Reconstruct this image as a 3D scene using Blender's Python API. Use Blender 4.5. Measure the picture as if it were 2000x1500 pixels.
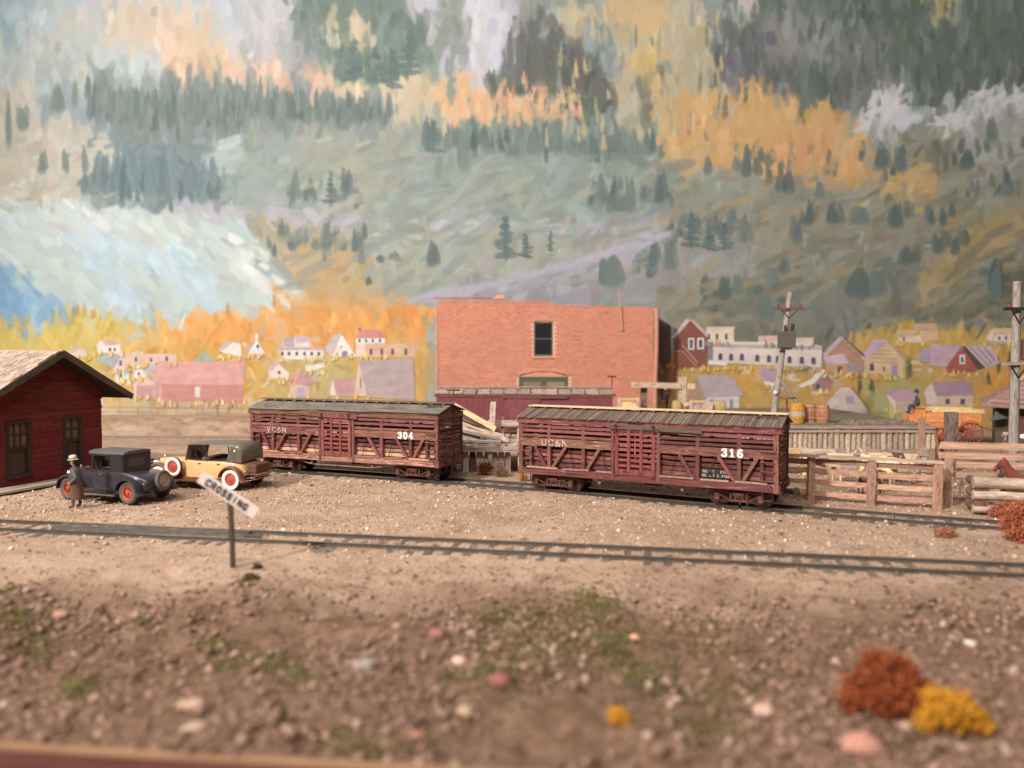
import bpy, bmesh, math, random
import numpy as np
from mathutils import Vector, Matrix
# A display-case model railway diorama.  1 unit = 1 metre of the modelled (1:87) world.
scene = bpy.context.scene
for o in list(bpy.data.objects): bpy.data.objects.remove(o)
scene.unit_settings.scale_length = 1.0 / 87.0
rad = math.radians
R = random.Random(11)
NR = np.random.RandomState(5)

# ------------------------------------------------------------------ camera
CAM_H = 5.1; FPX = 1500.0; PITCH = math.atan(55.0 / 1500.0)
cd = bpy.data.cameras.new('camera'); cam = bpy.data.objects.new('camera', cd)
scene.collection.objects.link(cam); scene.camera = cam
cam.location = (0, 0, CAM_H); cam.rotation_euler = (math.pi / 2 - PITCH, 0, 0)
cd.sensor_width = 36; cd.lens = 27; cd.clip_start = 0.05; cd.clip_end = 600
cd.dof.use_dof = True; cd.dof.focus_distance = 30.5; cd.dof.aperture_fstop = 0.138

# ------------------------------------------------------------------ light: case spot lamp plus an added fill, no daylight
w = bpy.data.worlds.new('World'); scene.world = w; w.use_nodes = True
bg = w.node_tree.nodes['Background']; bg.inputs[0].default_value = (1.0, 0.96, 0.92, 1); bg.inputs[1].default_value = 0.14
def lamp(name, kind, loc, target, energy, color, **kw):
    d = bpy.data.lights.new(name, kind); d.energy = energy; d.color = color
    for k, v in kw.items(): setattr(d, k, v)
    o = bpy.data.objects.new(name, d); scene.collection.objects.link(o); o.location = loc
    o.rotation_euler = (Vector(target) - Vector(loc)).to_track_quat('-Z', 'Y').to_euler()
    return o
lamp('case_spot_lamp', 'SPOT', (-62, -46, 60), (2, 40, 5), 500000, (1.0, 0.955, 0.905),
     spot_size=rad(56), spot_blend=0.6, shadow_soft_size=1.9)
lamp('added_fill_light', 'AREA', (-14, 8, 35), (4, 46, 5), 22000, (1.0, 0.975, 0.94), shape='RECTANGLE', size=60, size_y=4)  # added overhead fill that evens out the key
scene.view_settings.view_transform = 'Standard'; scene.view_settings.look = 'None'
scene.view_settings.exposure = 0.16; scene.view_settings.gamma = 1.0

# ------------------------------------------------------------------ helpers
col = scene.collection
def s2l(c):
    c = c / 255.0
    return c / 12.92 if c <= 0.04045 else ((c + 0.055) / 1.055) ** 2.4
def C(r, g, b, k=0.9): return (s2l(r) * k, s2l(g) * k, s2l(b) * k, 1)
def pt(u, v, Y):
    """point at depth Y on the viewing ray of photo position (u, v)"""
    a = (u - 1000) / FPX; b = (750 - v) / FPX
    d = Vector((a, math.cos(PITCH) + b * math.sin(PITCH), -math.sin(PITCH) + b * math.cos(PITCH)))
    return Vector((0, 0, CAM_H)) + d * (Y / d.y)
def gp(u, v, z=0.0):
    a = (u - 1000) / FPX; b = (750 - v) / FPX
    d = Vector((a, math.cos(PITCH) + b * math.sin(PITCH), -math.sin(PITCH) + b * math.cos(PITCH)))
    return Vector((0, 0, CAM_H)) + d * ((z - CAM_H) / d.z)

def vnoise(x, y, seed=0, octaves=4, per=2.0):
    """fractal value noise for arrays"""
    rs = np.random.RandomState(seed); tot = np.zeros(np.broadcast(x, y).shape); amp = 1.0; norm = 0
    for _ in range(octaves):
        g = rs.rand(256, 256)
        xi = np.floor(x).astype(int); yi = np.floor(y).astype(int); fx = x - xi; fy = y - yi
        fx = fx * fx * (3 - 2 * fx); fy = fy * fy * (3 - 2 * fy)
        a = g[yi % 256, xi % 256]; b = g[yi % 256, (xi + 1) % 256]; c = g[(yi + 1) % 256, xi % 256]; d = g[(yi + 1) % 256, (xi + 1) % 256]
        tot += amp * ((a * (1 - fx) + b * fx) * (1 - fy) + (c * (1 - fx) + d * fx) * fy); norm += amp
        amp *= 0.5; x = x * per + 17.3; y = y * per + 9.1
    return tot / norm

def tag(o, label=None, cat=None, group=None, kind=None):
    if label: o['label'] = label
    if cat: o['category'] = cat
    if group: o['group'] = group
    if kind: o['kind'] = kind
    return o
def empty(name, loc, rz=0.0, label=None, cat=None, group=None, kind=None):
    o = bpy.data.objects.new(name, None); col.objects.link(o)
    o.location = loc; o.rotation_euler = (0, 0, rz); o.empty_display_size = 0.3
    return tag(o, label, cat, group, kind)
def link(name, me, parent=None, mw=None):
    o = bpy.data.objects.new(name, me); col.objects.link(o)
    if parent is not None: o.parent = parent
    if mw is not None: o.matrix_local = mw
    return o

class MB:
    def __init__(s): s.v = []; s.f = []; s.mi = []; s.cur = 0
    def add(s, vs, fs):
        n = len(s.v); s.v += [tuple(p) for p in vs]
        for f in fs: s.f.append(tuple(i + n for i in f)); s.mi.append(s.cur)
        return s
    def hexa(s, p):  # 8 corners: bottom 4 (ccw), top 4
        return s.add(p, [(3, 2, 1, 0), (4, 5, 6, 7), (0, 1, 5, 4), (1, 2, 6, 5), (2, 3, 7, 6), (3, 0, 4, 7)])
    def box(s, c, d, rot=None):
        x, y, z = d[0] / 2, d[1] / 2, d[2] / 2
        ps = [Vector(q) for q in ((-x, -y, -z), (x, -y, -z), (x, y, -z), (-x, y, -z), (-x, -y, z), (x, -y, z), (x, y, z), (-x, y, z))]
        c = Vector(c)
        if rot is not None: ps = [rot @ q for q in ps]
        return s.hexa([q + c for q in ps])
    def b2(s, a, b):  # box from two corners
        return s.box([(a[i] + b[i]) / 2 for i in range(3)], [abs(b[i] - a[i]) for i in range(3)])
    def bar(s, p0, p1, w_, h_, up=(0, 0, 1)):
        p0, p1 = Vector(p0), Vector(p1); x = (p1 - p0); L = x.length; x.normalize()
        u = Vector(up); y = u.cross(x)
        if y.length < 1e-4: y = Vector((0, 1, 0)).cross(x)
        y.normalize(); z = x.cross(y)
        return s.box((p0 + p1) / 2, (L, w_, h_), Matrix((x, y, z)).transposed())
    def cyl(s, p0, p1, r0, r1=None, n=10, cap=True):
        r1 = r0 if r1 is None else r1
        p0, p1 = Vector(p0), Vector(p1); x = (p1 - p0).normalized()
        a = x.orthogonal().normalized(); b = x.cross(a)
        vs = []
        for p, r in ((p0, r0), (p1, r1)):
            for i in range(n):
                t = 2 * math.pi * i / n; vs.append(p + (a * math.cos(t) + b * math.sin(t)) * r)
        fs = [(i, (i + 1) % n, n + (i + 1) % n, n + i) for i in range(n)]
        if cap: fs += [tuple(reversed(range(n))), tuple(range(n, 2 * n))]
        return s.add(vs, fs)
    def tube(s, pts, r, n=6):
        pts = [Vector(p) for p in pts]
        for a, b in zip(pts[:-1], pts[1:]): s.cyl(a, b, r, r, n)
        return s
    def torus(s, c, axis, R_, r, n=24, m=8):
        c = Vector(c); x = Vector(axis).normalized(); a = x.orthogonal().normalized(); b = x.cross(a); vs = []; fs = []
        for i in range(n):
            t = 2 * math.pi * i / n; d = a * math.cos(t) + b * math.sin(t)
            for j in range(m):
                q = 2 * math.pi * j / m; vs.append(c + d * (R_ + r * math.cos(q)) + x * (r * math.sin(q)))
        for i in range(n):
            for j in range(m):
                fs.append((i * m + j, ((i + 1) % n) * m + j, ((i + 1) % n) * m + (j + 1) % m, i * m + (j + 1) % m))
        return s.add(vs, fs)
    def lathe(s, prof, c=(0, 0, 0), axis=(0, 0, 1), n=20):
        c = Vector(c); x = Vector(axis).normalized(); a = x.orthogonal().normalized(); b = x.cross(a); vs = []; fs = []
        for (r, h) in prof:
            for i in range(n):
                t = 2 * math.pi * i / n; vs.append(c + x * h + (a * math.cos(t) + b * math.sin(t)) * r)
        for k in range(len(prof) - 1):
            for i in range(n): fs.append((k * n + i, k * n + (i + 1) % n, (k + 1) * n + (i + 1) % n, (k + 1) * n + i))
        return s.add(vs, fs)
    def loft(s, secs, closed=True, caps=True):
        n = len(secs[0]); vs = [p for q in secs for p in q]; fs = []
        for k in range(len(secs) - 1):
            for i in range(n if closed else n - 1):
                fs.append((k * n + i, k * n + (i + 1) % n, (k + 1) * n + (i + 1) % n, (k + 1) * n + i))
        if caps: fs += [tuple(reversed(range(n))), tuple(range((len(secs) - 1) * n, len(secs) * n))]
        return s.add(vs, fs)
    def prism(s, poly, ext):  # poly: list of 3D points, ext: extrusion vector
        n = len(poly); e = Vector(ext); vs = [Vector(p) for p in poly] + [Vector(p) + e for p in poly]
        fs = [tuple(range(n)), tuple(reversed(range(n, 2 * n)))] + [(i, n + i, n + (i + 1) % n, (i + 1) % n) for i in range(n)]
        return s.add(vs, fs)
    def mesh(s, name, mats, smooth=False):
        me = bpy.data.meshes.new(name); me.from_pydata(s.v, [], s.f)
        for m in (mats if isinstance(mats, (list, tuple)) else [mats]): me.materials.append(m)
        if any(s.mi): me.polygons.foreach_set('material_index', s.mi)
        bm = bmesh.new(); bm.from_mesh(me); bmesh.ops.recalc_face_normals(bm, faces=bm.faces); bm.to_mesh(me); bm.free()
        if smooth:
            me.polygons.foreach_set('use_smooth', [True] * len(me.polygons))
            try: me.set_sharp_from_angle(angle=rad(smooth if smooth > 1 else 45))
            except Exception: pass
        return me
    def build(s, name, mats, parent=None, smooth=False, bevel=0.0):
        o = link(name, s.mesh(name, mats, smooth), parent)
        if bevel:
            m = o.modifiers.new('bevel', 'BEVEL'); m.width = bevel; m.segments = 2; m.limit_method = 'ANGLE'; m.angle_limit = rad(40)
        return o

# ------------------------------------------------------------------ materials
def nodes(name):
    m = bpy.data.materials.new(name); m.use_nodes = True; nt = m.node_tree
    return m, nt, nt.nodes, nt.links, nt.nodes['Principled BSDF']
def ramp(nd, stops):
    r = nd.new('ShaderNodeValToRGB'); e = r.color_ramp.elements
    while len(e) < len(stops): e.new(0.5)
    for k, (p, c) in enumerate(stops): e[k].position = p; e[k].color = c
    return r
def mul(c, k): return (min(c[0] * k, 1), min(c[1] * k, 1), min(c[2] * k, 1), 1)
def basic(name, c, rough=0.8, var=0.2, scale=5.0, bump=0.0, metal=0.0, rnd=0.15, c2=None, spec=0.3, coat=0.0, stretch=(1, 1, 1)):
    m, nt, nd, lk, b = nodes(name)
    tc = nd.new('ShaderNodeTexCoord'); mp = nd.new('ShaderNodeMapping'); mp.inputs['Scale'].default_value = stretch
    lk.new(tc.outputs['Object'], mp.inputs[0])
    oi = nd.new('ShaderNodeObjectInfo'); ad = nd.new('ShaderNodeMath'); ad.operation = 'MULTIPLY'; ad.inputs[1].default_value = 37.0
    lk.new(oi.outputs['Random'], ad.inputs[0]); lk.new(ad.outputs[0], mp.inputs['Location'])
    n = nd.new('ShaderNodeTexNoise'); n.inputs['Scale'].default_value = scale; n.inputs['Detail'].default_value = 7; n.inputs['Roughness'].default_value = 0.65
    lk.new(mp.outputs[0], n.inputs[0])
    r = ramp(nd, [(0.3, mul(c, 1 - var)), (0.7, c2 or mul(c, 1 + var))]); lk.new(n.outputs[0], r.inputs[0])
    hs = nd.new('ShaderNodeHueSaturation'); lk.new(r.outputs[0], hs.inputs['Color'])
    mr = nd.new('ShaderNodeMapRange'); mr.inputs['To Min'].default_value = 1 - rnd; mr.inputs['To Max'].default_value = 1 + rnd
    lk.new(oi.outputs['Random'], mr.inputs[0]); lk.new(mr.outputs[0], hs.inputs['Value'])
    lk.new(hs.outputs[0], b.inputs['Base Color'])
    b.inputs['Roughness'].default_value = rough; b.inputs['Metallic'].default_value = metal; b.inputs['Specular IOR Level'].default_value = spec
    if coat: b.inputs['Coat Weight'].default_value = coat; b.inputs['Coat Roughness'].default_value = 0.15
    if bump:
        bp = nd.new('ShaderNodeBump'); bp.inputs['Strength'].default_value = bump; bp.inputs['Distance'].default_value = 0.03
        n2 = nd.new('ShaderNodeTexNoise'); n2.inputs['Scale'].default_value = scale * 4; n2.inputs['Detail'].default_value = 5
        lk.new(mp.outputs[0], n2.inputs[0]); lk.new(n2.outputs[0], bp.inputs['Height']); lk.new(bp.outputs[0], b.inputs['Normal'])
    return m
def wood(name, c, c2, chip=None, amt=0.62, rnd=0.22, grain=(4.5, 2.6, 2.6), rough=0.85, huev=0.012):
    """grain along local x, paint chips, per-plank tone"""
    m, nt, nd, lk, b = nodes(name)
    tc = nd.new('ShaderNodeTexCoord'); oi = nd.new('ShaderNodeObjectInfo')
    k = nd.new('ShaderNodeMath'); k.operation = 'MULTIPLY'; k.inputs[1].default_value = 91.0; lk.new(oi.outputs['Random'], k.inputs[0])
    mp = nd.new('ShaderNodeMapping'); mp.inputs['Scale'].default_value = grain
    lk.new(tc.outputs['Object'], mp.inputs[0]); lk.new(k.outputs[0], mp.inputs['Location'])
    n = nd.new('ShaderNodeTexNoise'); n.inputs['Scale'].default_value = 1.6; n.inputs['Detail'].default_value = 8; n.inputs['Roughness'].default_value = 0.7
    lk.new(mp.outputs[0], n.inputs[0])
    r = ramp(nd, [(0.34, mul(c2, .8)), (0.5, c), (0.68, mul(c, 1.4))]); lk.new(n.outputs[0], r.inputs[0])
    out = r.outputs[0]
    if chip:
        mp2 = nd.new('ShaderNodeMapping'); mp2.inputs['Scale'].default_value = (grain[0] * 1.5, grain[1] * 0.6, grain[2] * 0.6)
        lk.new(tc.outputs['Object'], mp2.inputs[0]); lk.new(k.outputs[0], mp2.inputs['Location'])
        n3 = nd.new('ShaderNodeTexNoise'); n3.inputs['Scale'].default_value = 2.2; n3.inputs['Detail'].default_value = 9; n3.inputs['Roughness'].default_value = 0.75
        lk.new(mp2.outputs[0], n3.inputs[0])
        r3 = ramp(nd, [(amt, (0, 0, 0, 1)), (amt + 0.06, (1, 1, 1, 1))]); lk.new(n3.outputs[0], r3.inputs[0])
        mx = nd.new('ShaderNodeMix'); mx.data_type = 'RGBA'; mx.inputs['B'].default_value = chip
        lk.new(r3.outputs[0], mx.inputs['Factor']); lk.new(out, mx.inputs['A']); out = mx.outputs['Result']
    hs = nd.new('ShaderNodeHueSaturation'); lk.new(out, hs.inputs['Color'])
    mr = nd.new('ShaderNodeMapRange'); mr.inputs['To Min'].default_value = 1 - rnd; mr.inputs['To Max'].default_value = 1 + rnd
    lk.new(oi.outputs['Random'], mr.inputs[0]); lk.new(mr.outputs[0], hs.inputs['Value'])
    wn = nd.new('ShaderNodeTexWhiteNoise'); wn.noise_dimensions = '1D'; lk.new(k.outputs[0], wn.inputs['W'])
    mh = nd.new('ShaderNodeMapRange'); mh.inputs['To Min'].default_value = 0.5 - huev; mh.inputs['To Max'].default_value = 0.5 + huev
    lk.new(wn.outputs['Value'], mh.inputs[0]); lk.new(mh.outputs[0], hs.inputs['Hue'])
    lk.new(hs.outputs[0], b.inputs['Base Color']); b.inputs['Roughness'].default_value = rough; b.inputs['Specular IOR Level'].default_value = 0.25
    bp = nd.new('ShaderNodeBump'); bp.inputs['Strength'].default_value = 0.5; bp.inputs['Distance'].default_value = 0.015
    lk.new(n.outputs[0], bp.inputs['Height']); lk.new(bp.outputs[0], b.inputs['Normal'])
    return m
def vcol(name, rough=0.9, fine=0.0, bump=0.0, spec=0.2, scale=(30, 30, 30)):
    """colour from the mesh's own colour layer"""
    m, nt, nd, lk, b = nodes(name)
    a = nd.new('ShaderNodeVertexColor'); a.layer_name = 'paint'
    out = a.outputs[0]
    tc = nd.new('ShaderNodeTexCoord'); mp = nd.new('ShaderNodeMapping'); mp.inputs['Scale'].default_value = scale; lk.new(tc.outputs['Object'], mp.inputs[0])
    n = nd.new('ShaderNodeTexNoise'); n.inputs['Scale'].default_value = 1.0; n.inputs['Detail'].default_value = 6; lk.new(mp.outputs[0], n.inputs[0])
    if fine:
        hs = nd.new('ShaderNodeHueSaturation'); lk.new(out, hs.inputs['Color'])
        mr = nd.new('ShaderNodeMapRange'); mr.inputs['To Min'].default_value = 1 - fine; mr.inputs['To Max'].default_value = 1 + fine
        lk.new(n.outputs[0], mr.inputs[0]); lk.new(mr.outputs[0], hs.inputs['Value']); out = hs.outputs[0]
    lk.new(out, b.inputs['Base Color']); b.inputs['Roughness'].default_value = rough; b.inputs['Specular IOR Level'].default_value = spec
    if bump:
        bp = nd.new('ShaderNodeBump'); bp.inputs['Strength'].default_value = bump; bp.inputs['Distance'].default_value = 0.05
        lk.new(n.outputs[0], bp.inputs['Height']); lk.new(bp.outputs[0], b.inputs['Normal'])
    return m

RED = wood('oxide_red_wood', C(122, 76, 67), C(68, 40, 36), C(186, 146, 132), 0.58, 0.36, huev=.02)
RED2 = wood('oxide_red_wood_bright', C(136, 72, 68), C(84, 42, 42), C(186, 142, 130), 0.60, 0.2)
REDW = wood('worn_red_wood', C(150, 102, 92), C(94, 56, 52), C(214, 168, 140), 0.54, 0.25)
BARE = wood('scuffed_floor_board', C(214, 158, 124), C(156, 98, 84), C(236, 190, 148), 0.52, 0.15)
ROOFW = wood('roof_board_grey_brown', C(118, 98, 86), C(74, 58, 52), C(160, 140, 126), 0.60, 0.34)
GREYR = wood('worn_pinkish_wood', C(172, 134, 122), C(110, 74, 68), C(206, 178, 164), .55, .2)
INNER = wood('shade_darkened_wood', C(84, 58, 50), C(48, 32, 30), None, rnd=.2)  # far side of the stock cars; interior shade is put into this colour
ROOFG = wood('grey_roof_sheet', C(122, 112, 100), C(92, 82, 76), None, 0.6, 0.08)
PALE = wood('pale_fresh_board', C(222, 186, 146), C(190, 150, 112), C(236, 206, 170), 0.6, 0.08)
GREYW = wood('weathered_grey_wood', C(180, 158, 142), C(122, 102, 90), C(212, 196, 180), 0.6, 0.22)
FENCE = wood('stained_fence_wood', C(194, 152, 128), C(152, 112, 92), C(218, 182, 160), 0.60, 0.22, huev=.006)
LOGW = wood('dry_log', C(184, 162, 140), C(112, 90, 76), C(222, 204, 182), 0.56, 0.25)
DARKW = wood('dark_old_post', C(122, 102, 92), C(62, 48, 44), C(160, 142, 128), 0.60, 0.2)
POLEW = wood('pole_wood', C(158, 146, 136), C(118, 104, 96), C(196, 176, 160), 0.58, 0.15, grain=(14, 14, 1.6))
ORANGE = wood('orange_wagon_wood', C(226, 158, 96), C(202, 128, 72), C(240, 186, 126), 0.64, 0.08)
CREAMW = wood('cream_wagon_board', C(244, 206, 150), C(226, 182, 122), None, 0.6, 0.05)
IRON = basic('blackened_iron', C(58, 50, 48), 0.55, 0.3, 9, 0.1, 0.4)
RAIL = basic('rail_web', C(92, 83, 75), 0.45, 0.25, 3, 0.0, 0.25, 0.05, spec=0.5)
SHINE = basic('polished_rail_head', C(216, 202, 186), 0.25, 0.2, 2, 0.0, 0.85, 0.03)
TIE = wood('creosoted_tie', C(112, 97, 84), C(72, 61, 53), C(146, 128, 112), 0.6, 0.25)
DTIE = wood('dusty_tie', C(150, 126, 108), C(112, 92, 78), None)
DRAIL = basic('dusty_rail', C(150, 130, 114), .8, .2, 3)
RUST = basic('brown_cast_iron', C(116, 74, 66), 0.75, 0.35, 8, 0.2)
WHEELM = basic('wheel_steel', C(92, 78, 72), 0.4, 0.3, 6, 0.0, 0.7)
WHITE = basic('white_lettering', C(236, 226, 216, 1.0), 0.8, 0.08, 20, 0, 0, 0.02)
FADED = basic('faded_lettering', C(192, 158, 150), 0.85, 0.35, 26, 0, 0, 0.02, c2=C(224, 206, 196))
BLACKP = basic('black_paint', C(44, 40, 38), 0.7, 0.2, 12)
SKIN = basic('painted_skin', C(232, 178, 136), 0.75, 0.1, 10, rnd=0.05)

# plank prototypes: unit blocks with slightly uneven edges, shared between all boards of a material
_pl = {}
def plank_mesh(mat, kind='plank'):
    k = R.randrange(5); key = (mat.name, kind, k)
    if key in _pl: return _pl[key]
    rr = random.Random(61 + k); mb = MB(); secs = []
    n = 5
    for i in range(n + 1):
        x = -0.5 + i / n; e = 0.012 if i in (0, n) else 0
        q = []
        for (yy, zz) in ((-.5, -.5), (.5, -.5), (.5, .5), (-.5, .5)):
            q.append((x + (rr.uniform(-e, e)), yy * (1 + rr.uniform(-.09, .05)), zz * (1 + rr.uniform(-.1, .04))))
        secs.append(q)
    mb.loft(secs); me = mb.mesh(kind, mat); _pl[key] = me
    return me
def plank(name, parent, p0, p1, w_, t_, mat, up=(0, 0, 1)):
    """board from p0 to p1; t_ measured along 'up' (as far as it is square to the board), w_ across"""
    p0, p1 = Vector(p0), Vector(p1); x = p1 - p0; L = x.length; x.normalize(); u = Vector(up)
    y = u.cross(x)
    if y.length < 1e-4: y = Vector((0, 1, 0)).cross(x)
    y.normalize(); z = x.cross(y)
    m = Matrix.Translation((p0 + p1) / 2) @ Matrix((x * L, y * w_, z * t_)).transposed().to_4x4()
    return link(name, plank_mesh(mat), parent, m)
_lg = {}
def round_log(name, parent, p0, p1, r, mat, taper=0.9):
    k = R.randrange(4); key = (mat.name, k)
    if key not in _lg:
        rr = random.Random(k + 50); mb = MB(); secs = []
        for i in range(7):
            x = -0.5 + i / 6; ox, oy = rr.uniform(-.05, .05), rr.uniform(-.05, .05); s = 1 - (1 - taper) * i / 6
            secs.append([(x, ox + s * math.cos(t) * (1 + rr.uniform(-.06, .06)), oy + s * math.sin(t) * (1 + rr.uniform(-.06, .06))) for t in [2 * math.pi * j / 10 for j in range(10)]])
        mb.loft(secs); _lg[key] = mb.mesh('log', mat, 50)
    p0, p1 = Vector(p0), Vector(p1); x = p1 - p0; L = x.length; x.normalize(); y = x.orthogonal().normalized(); z = x.cross(y)
    return link(name, _lg[key], parent, Matrix.Translation((p0 + p1) / 2) @ Matrix((x * L, y * r, z * r)).transposed().to_4x4())

# stroke lettering
GLY = {
 'U': [[(.0, 1), (.0, .3), (.12, .05), (.3, 0), (.48, .05), (.6, .3), (.6, 1)]], 'V': [[(0, 1), (.3, 0), (.6, 1)]],
 'C': [[(.6, .8), (.45, .98), (.2, .98), (.03, .75), (.0, .5), (.03, .25), (.2, .02), (.45, .02), (.6, .2)]],
 '&': [[(.62, .0), (.12, .68), (.12, .88), (.27, 1), (.42, .88), (.38, .68), (.08, .42), (.0, .2), (.15, .0), (.38, .04), (.62, .42)]],
 'N': [[(0, 0), (0, 1), (.6, 0), (.6, 1)]], 'R': [[(0, 0), (0, 1), (.4, 1), (.56, .85), (.56, .65), (.4, .5), (0, .5)], [(.3, .5), (.6, 0)]],
 'O': [[(.3, 1), (.08, .88), (0, .5), (.08, .12), (.3, 0), (.52, .12), (.6, .5), (.52, .88), (.3, 1)]],
 'S': [[(.56, .82), (.42, .98), (.18, .98), (.04, .84), (.06, .64), (.3, .52), (.54, .38), (.57, .16), (.42, .02), (.16, .02), (.02, .18)]],
 'I': [[(.3, 0), (.3, 1)]], 'G': [[(.58, .82), (.42, .98), (.18, .96), (.03, .72), (.0, .45), (.08, .15), (.28, .0), (.5, .06), (.58, .22), (.58, .44), (.34, .44)]],
 '0': [[(.3, 1), (.1, .86), (.04, .5), (.1, .14), (.3, 0), (.5, .14), (.56, .5), (.5, .86), (.3, 1)]],
 '1': [[(.08, .8), (.3, .96), (.3, .04)], [(.06, .04), (.54, .04)]],
 '3': [[(.05, .78), (.16, .96), (.4, .98), (.54, .82), (.5, .62), (.3, .52), (.52, .42), (.57, .2), (.42, .02), (.18, .02), (.03, .2)]],
 '4': [[(.42, .02), (.42, .98), (.0, .3), (.62, .3)], [(.24, .02), (.6, .02)]],
 '6': [[(.52, .84), (.38, .98), (.2, .94), (.06, .66), (.03, .32), (.12, .06), (.3, .0), (.48, .08), (.56, .28), (.46, .5), (.26, .55), (.06, .36)]],
 '2': [[(.04, .78), (.2, .98), (.44, .96), (.55, .76), (.4, .45), (.04, .03), (.58, .03)]],
 '5': [[(.52, .98), (.1, .98), (.07, .56), (.34, .6), (.54, .42), (.52, .14), (.3, .0), (.04, .1)]], '.': [[(.1, .0), (.1, .09)]],
 'T': [[(.0, .98), (.6, .98)], [(.3, .98), (.3, .0)]], 'F': [[(.05, 0), (.05, .98), (.55, .98)], [(.05, .5), (.42, .5)]], ' ': [],
}
def lettering(name, parent, text, origin, xdir, zdir, h, wd, mat, lw=0.12, lwh=None, gap=0.35, off=0.004, keep=1.0):
    """strokes in the plane (xdir, zdir); vertical strokes lw thick, horizontal ones lwh"""
    xd, zd = Vector(xdir).normalized(), Vector(zdir).normalized(); nn = xd.cross(zd); lwh = lwh or lw
    mb = MB(); x0 = 0.0; rr = random.Random(3); k = 0
    for ch in text:
        for line in GLY[ch]:
            for a, b in zip(line[:-1], line[1:]):
                if rr.random() > keep: continue
                pa = Vector(((x0 + a[0]) * wd, a[1] * h)); pb = Vector(((x0 + b[0]) * wd, b[1] * h)); d = pb - pa
                L = d.length; d.normalize(); t = (lw * abs(d.y) + lwh * abs(d.x)) * h
                e = d * (t * 0.3); nrm = Vector((-d.y, d.x)) * (t / 2); k += 1
                q = [pa - e - nrm, pb + e - nrm, pb + e + nrm, pa - e + nrm]; z = off + 0.0006 * (k % 7)
                p3 = [Vector(origin) + xd * p.x + zd * p.y + nn * z for p in q]
                mb.prism(p3, nn * -(z + 0.001))
        x0 += 0.6 + gap
    return mb.build(name, mat, parent)

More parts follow.
